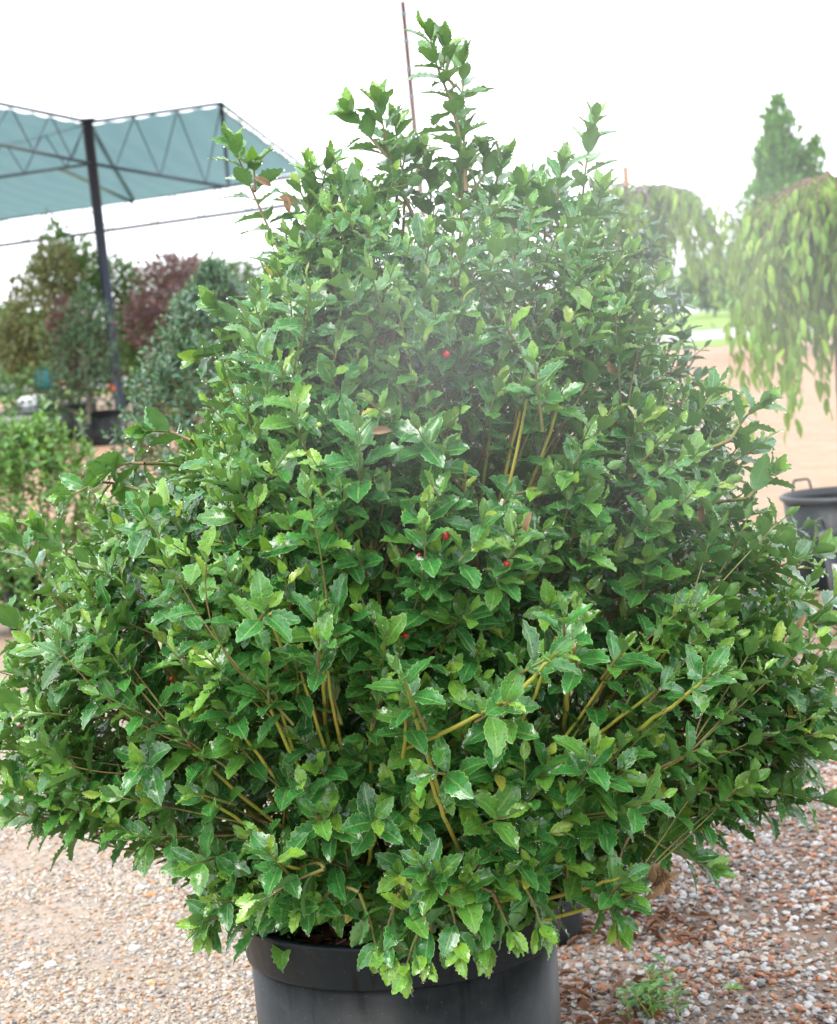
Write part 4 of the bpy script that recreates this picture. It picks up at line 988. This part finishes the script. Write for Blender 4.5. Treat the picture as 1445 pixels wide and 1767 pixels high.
# ================================================================== WEED SEEDLINGS
WL = Leaves(('long', 'long'), 5); g0 = ground_at(1120, 1745)
wroot = thing('weed', 'small patch of narrow green weeds in the gravel right of the pot', 'weed', tuple(g0))
tw = Soup()
for i in range(16):
    b = ground_at(1085 + rng.uniform(0, 90), 1720 + rng.uniform(0, 50)); h = rng.uniform(.03, .09); tp = b + np.array([rng.normal(0, .02), rng.normal(0, .02), h])
    tw.tube([b, (b + tp) / 2, tp], [.0016, .0013, .0008], 4)
    for k in range(7):
        a = k * 2.4 + i; s1 = (k + 1) / 7; WL.put(b + (tp - b) * s1, (math.cos(a), math.sin(a), .5), (0, 0, 1), rng.uniform(.025, .055), rng.uniform(.2, .6), 0)
tw.build('stems', M['stem'], wroot, kind='stuff'); finish_leaves(WL, wroot, M['privet'], 60)
sp = Leaves(('long', 'long'), 5); g0 = ground_at(1265, 1718); w2 = thing('weed', 'tiny light green seedling alone among the grey stones', 'weed', tuple(g0))
for k in range(7): sp.put(g0 + [0, 0, .012], (math.cos(k * 2.4), math.sin(k * 2.4), .7), (0, 0, 1), .028, .8, 0)
finish_leaves(sp, w2, M['privet'], 10)

# ================================================================== SHADE STRUCTURE
t = NT('shade_cloth'); p = t.pos(); wv = t.n('ShaderNodeTexWave'); t.put(wv.inputs['Vector'], p); wv.inputs['Scale'].default_value = .55; wv.inputs['Distortion'].default_value = 3
cc = t.mix(wv.outputs['Fac'], (.15, .225, .235), (.25, .345, .355))
pr_ = t.principled(cc, .7, 0, .2); tr = t.n('ShaderNodeBsdfTranslucent'); t.put(tr.inputs[0], (.38, .51, .53)); mx = t.n('ShaderNodeMixShader'); mx.inputs[0].default_value = .66
t.t.links.new(pr_, mx.inputs[1]); t.t.links.new(tr.outputs[0], mx.inputs[2]); M['cloth'] = t.done(mx.outputs[0])
M['steel'] = simple('blue_grey_steel', (.022, .032, .050), .4, .25, 8, metal=.3)
M['steel_light'] = simple('galvanised_steel', (.16, .20, .23), .45, .2, 8, metal=.4)
sh = thing('shade_structure', 'steel shade frame with teal cloth over the potted trees at the left', 'shade structure', tuple(at(205, 700, 33) * [1, 1, 0]))
def A(x, y, Y): return at(x, y, Y)
def bar(a, b, r, name='beam', mat='steel', sides=8):
    Soup().tube([a, (np.array(a) + b) / 2, b], r, sides).build(name, M[mat], sh, smooth=True)
pt_top = A(150, 207, 33.0); pb = A(207, 700, 33.0); pb = pb + (pb - pt_top) * (pb[2] / (pt_top[2] - pb[2]))
bar(pb, pt_top, .086, 'post', 'steel', 16)
Soup().box(pt_top + [0, 0, .01], (.26, .26, .02)).build('post_cap', M['steel'], sh)
# wire band on the post
q = pt_top + (pb - pt_top) * .80
Soup().tube([q + [-.1, -.07, 0], q + [0, -.085, .01], q + [.08, -.07, .01]], .010, 6).build('strap', M['steel_light'], sh)
Soup().tube([q + [-.05, -.09, 0], q + [-.035, -.1, -.15], q + [.0, -.09, -.34]], .008, 6).build('cord', M['steel_light'], sh)
P2t, P2b = A(382, 178, 32.1), A(395, 323, 32.6); E3 = A(530, 291, 48)
bar(A(152, 211, 33), P2t, .028); bar(P2t, P2b, .032, 'post'); bar(P2t, E3, .030); bar(E3 - [0, 0, .02], A(566, 420, 48), .06, 'post')
bar(A(158, 282, 33), P2b, .026); bar(A(-60, 166, 28), A(148, 209, 33), .030); bar(A(-60, 236, 27.5), A(158, 282, 33), .026)
bar(A(-60, 254, 36), A(148, 212, 33.1), .026); bar(A(-60, 314, 35.6), A(154, 283, 33), .024)
def zig(t0, t1, b0, b1, n, r=.012):
    t0, t1, b0, b1 = map(np.array, (t0, t1, b0, b1))
    for i in range(n):
        a = t0 + (t1 - t0) * (i / n); m = b0 + (b1 - b0) * ((i + .5) / n); b = t0 + (t1 - t0) * ((i + 1) / n)
        for u, v in ((a, m), (m, b)): bar(u, v, r, 'brace', 'steel', 5)
zig(A(158, 213, 33), P2t, A(160, 284, 33), P2b, 3, .010)
zig(A(-60, 166, 28), A(148, 209, 33), A(-60, 236, 27.5), A(156, 282, 33), 3, .010)
zig(A(-60, 254, 36), A(148, 213, 33.1), A(-60, 314, 35.6), A(152, 283, 33), 3, .010)
# far truss below the back edge of the cloth
bt0, bt1, bb0, bb1 = A(-60, 387, 57), A(540, 299, 50), A(-60, 432, 57), A(560, 345, 50)
bar(bt0, bt1, .050, 'beam', 'steel'); bar(bb0, bb1, .048, 'beam', 'steel'); zig(bt0, bt1, bb0, bb1, 8, .018)
# right side second rail with cloth clips
bar(A(384, 182, 32.2) - [0, 0, .10], E3 - [0, 0, .12], .012)
def cloth(cn, name='shade_cloth', sag=.25, nx=26, ny=20, scallop=.035):
    a, b, c, d = [np.array(q, float) for q in cn]; V = []
    for j in range(ny + 1):
        for i in range(nx + 1):
            u, v = i / nx, j / ny; q = (a * (1 - u) + b * u) * (1 - v) + (d * (1 - u) + c * u) * v
            z = -sag * math.sin(math.pi * u) * math.sin(math.pi * v) - scallop * abs(math.sin(math.pi * u * 6)) * (math.exp(-v * 12) + .5 * math.exp(-(1 - v) * 12)) - scallop * 1.2 * abs(math.sin(math.pi * v * 6)) * math.exp(-(1 - u) * 14)
            V.append(q + [0, 0, z])
    m = nx + 1; Q = [(j * m + i, j * m + i + 1, (j + 1) * m + i + 1, (j + 1) * m + i) for j in range(ny) for i in range(nx)]
    V = np.array(V); W2 = np.vstack([V, V + [0, 0, .004]]); Q = np.array(Q); Q2 = np.vstack([Q[:, ::-1], Q + len(V)])
    s = Soup().add(W2, Q2); return s.build(name, M['cloth'], sh, smooth=True)
valley0, valley1 = A(104, 290, 34.0), A(228, 346, 53)
cloth((A(150, 214, 33.1), A(380, 181, 32.3), A(526, 294, 48), A(228, 347, 53)))
cloth((A(-60, 172, 29), A(157, 214.5, 33.2), A(236, 346.5, 53.05), A(-60, 385, 57)), sag=.15)
bar(A(104, 291, 36), A(229, 349, 53), .035, 'beam')
for i in range(9):
    f = (i + .5) / 9; q = np.array(P2t) + (np.array(E3) - P2t) * f; Soup().tube([q, q + [-.02, 0, -.06], q + [-.03, 0, -.13]], .012, 5).build('clip', M['steel_light'], sh)

# tall thin pole behind the bush
p0, p1 = A(718, 246, 22), A(695, 2, 22); g_ = p0 + (p0 - p1) * (p0[2] / (p1[2] - p0[2]))
M['pole'] = simple('weathered_pole', (.17, .115, .10), .6, .45, 6)
o = thing('tall_pole', 'tall thin rusty grey pole rising behind the bush top', 'pole', tuple(g_))
Soup().tube([g_, (g_ + p1) / 2, p1], [.034, .032, .026], 8).build('mast', M['pole'], o, smooth=True)
for f in (.08, .27, .47, .66): 
    q = p1 + (p0 - p1) * f; Soup().tube([q, q + (g_ - p1) * .006], .038, 8).build('collar', M['steel_light'], o)
# thin overhead wire at the right
pa, pb_ = at(1100, 424, 70), at(1600, 412, 70); w = bezier(pa, (pa + pb_) / 2 - [0, 0, .1], pb_, 12)
o = Soup().tube(w, .012, 5).build('overhead_wire', M['steel']); o['label'] = 'thin overhead wire above the white building'; o['category'] = 'wire'

# ================================================================== MIST drifting past the bush
def mist(px, py, Y, rad, dens, label):
    import bmesh
    c = at(px, py, Y); bm = bmesh.new(); bmesh.ops.create_icosphere(bm, subdivisions=4, radius=1.0)
    for v in bm.verts: v.co = Vector((v.co.x * rad[0], v.co.y * rad[1], v.co.z * rad[2]))
    me = bpy.data.meshes.new('mist'); bm.to_mesh(me); bm.free(); me.polygons.foreach_set('use_smooth', np.full(len(me.polygons), True))
    t = NT('mist_air'); v = t.n('ShaderNodeVolumePrincipled'); v.inputs['Color'].default_value = (.97, .985, 1, 1); v.inputs['Anisotropy'].default_value = 0.2
    sc = t.n('ShaderNodeVectorMath', operation='DIVIDE'); t.put(sc.inputs[0], t.obj()); sc.inputs[1].default_value = rad
    ln = t.n('ShaderNodeVectorMath', operation='LENGTH'); t.t.links.new(sc.outputs[0], ln.inputs[0])
    fall = t.smooth(ln.outputs['Value'], .05, 1.0, 1.0, 0.0)
    nz = t.smooth(t.noise(3.0, 2, .5, t.pos()), .3, .7, .35, 1.5)
    t.t.links.new(t.math('MULTIPLY', t.math('MULTIPLY', fall, nz), dens), v.inputs['Density']); t.t.links.new(v.outputs[0], t.out.inputs['Volume'])
    me.materials.append(t.m); return ob('mist', me, loc=tuple(c), kind='stuff', label=label)
mist(1120, 480, 2.5, (.74, .30, .48), .42, 'pale drift of spray in front of the upper right of the bush')
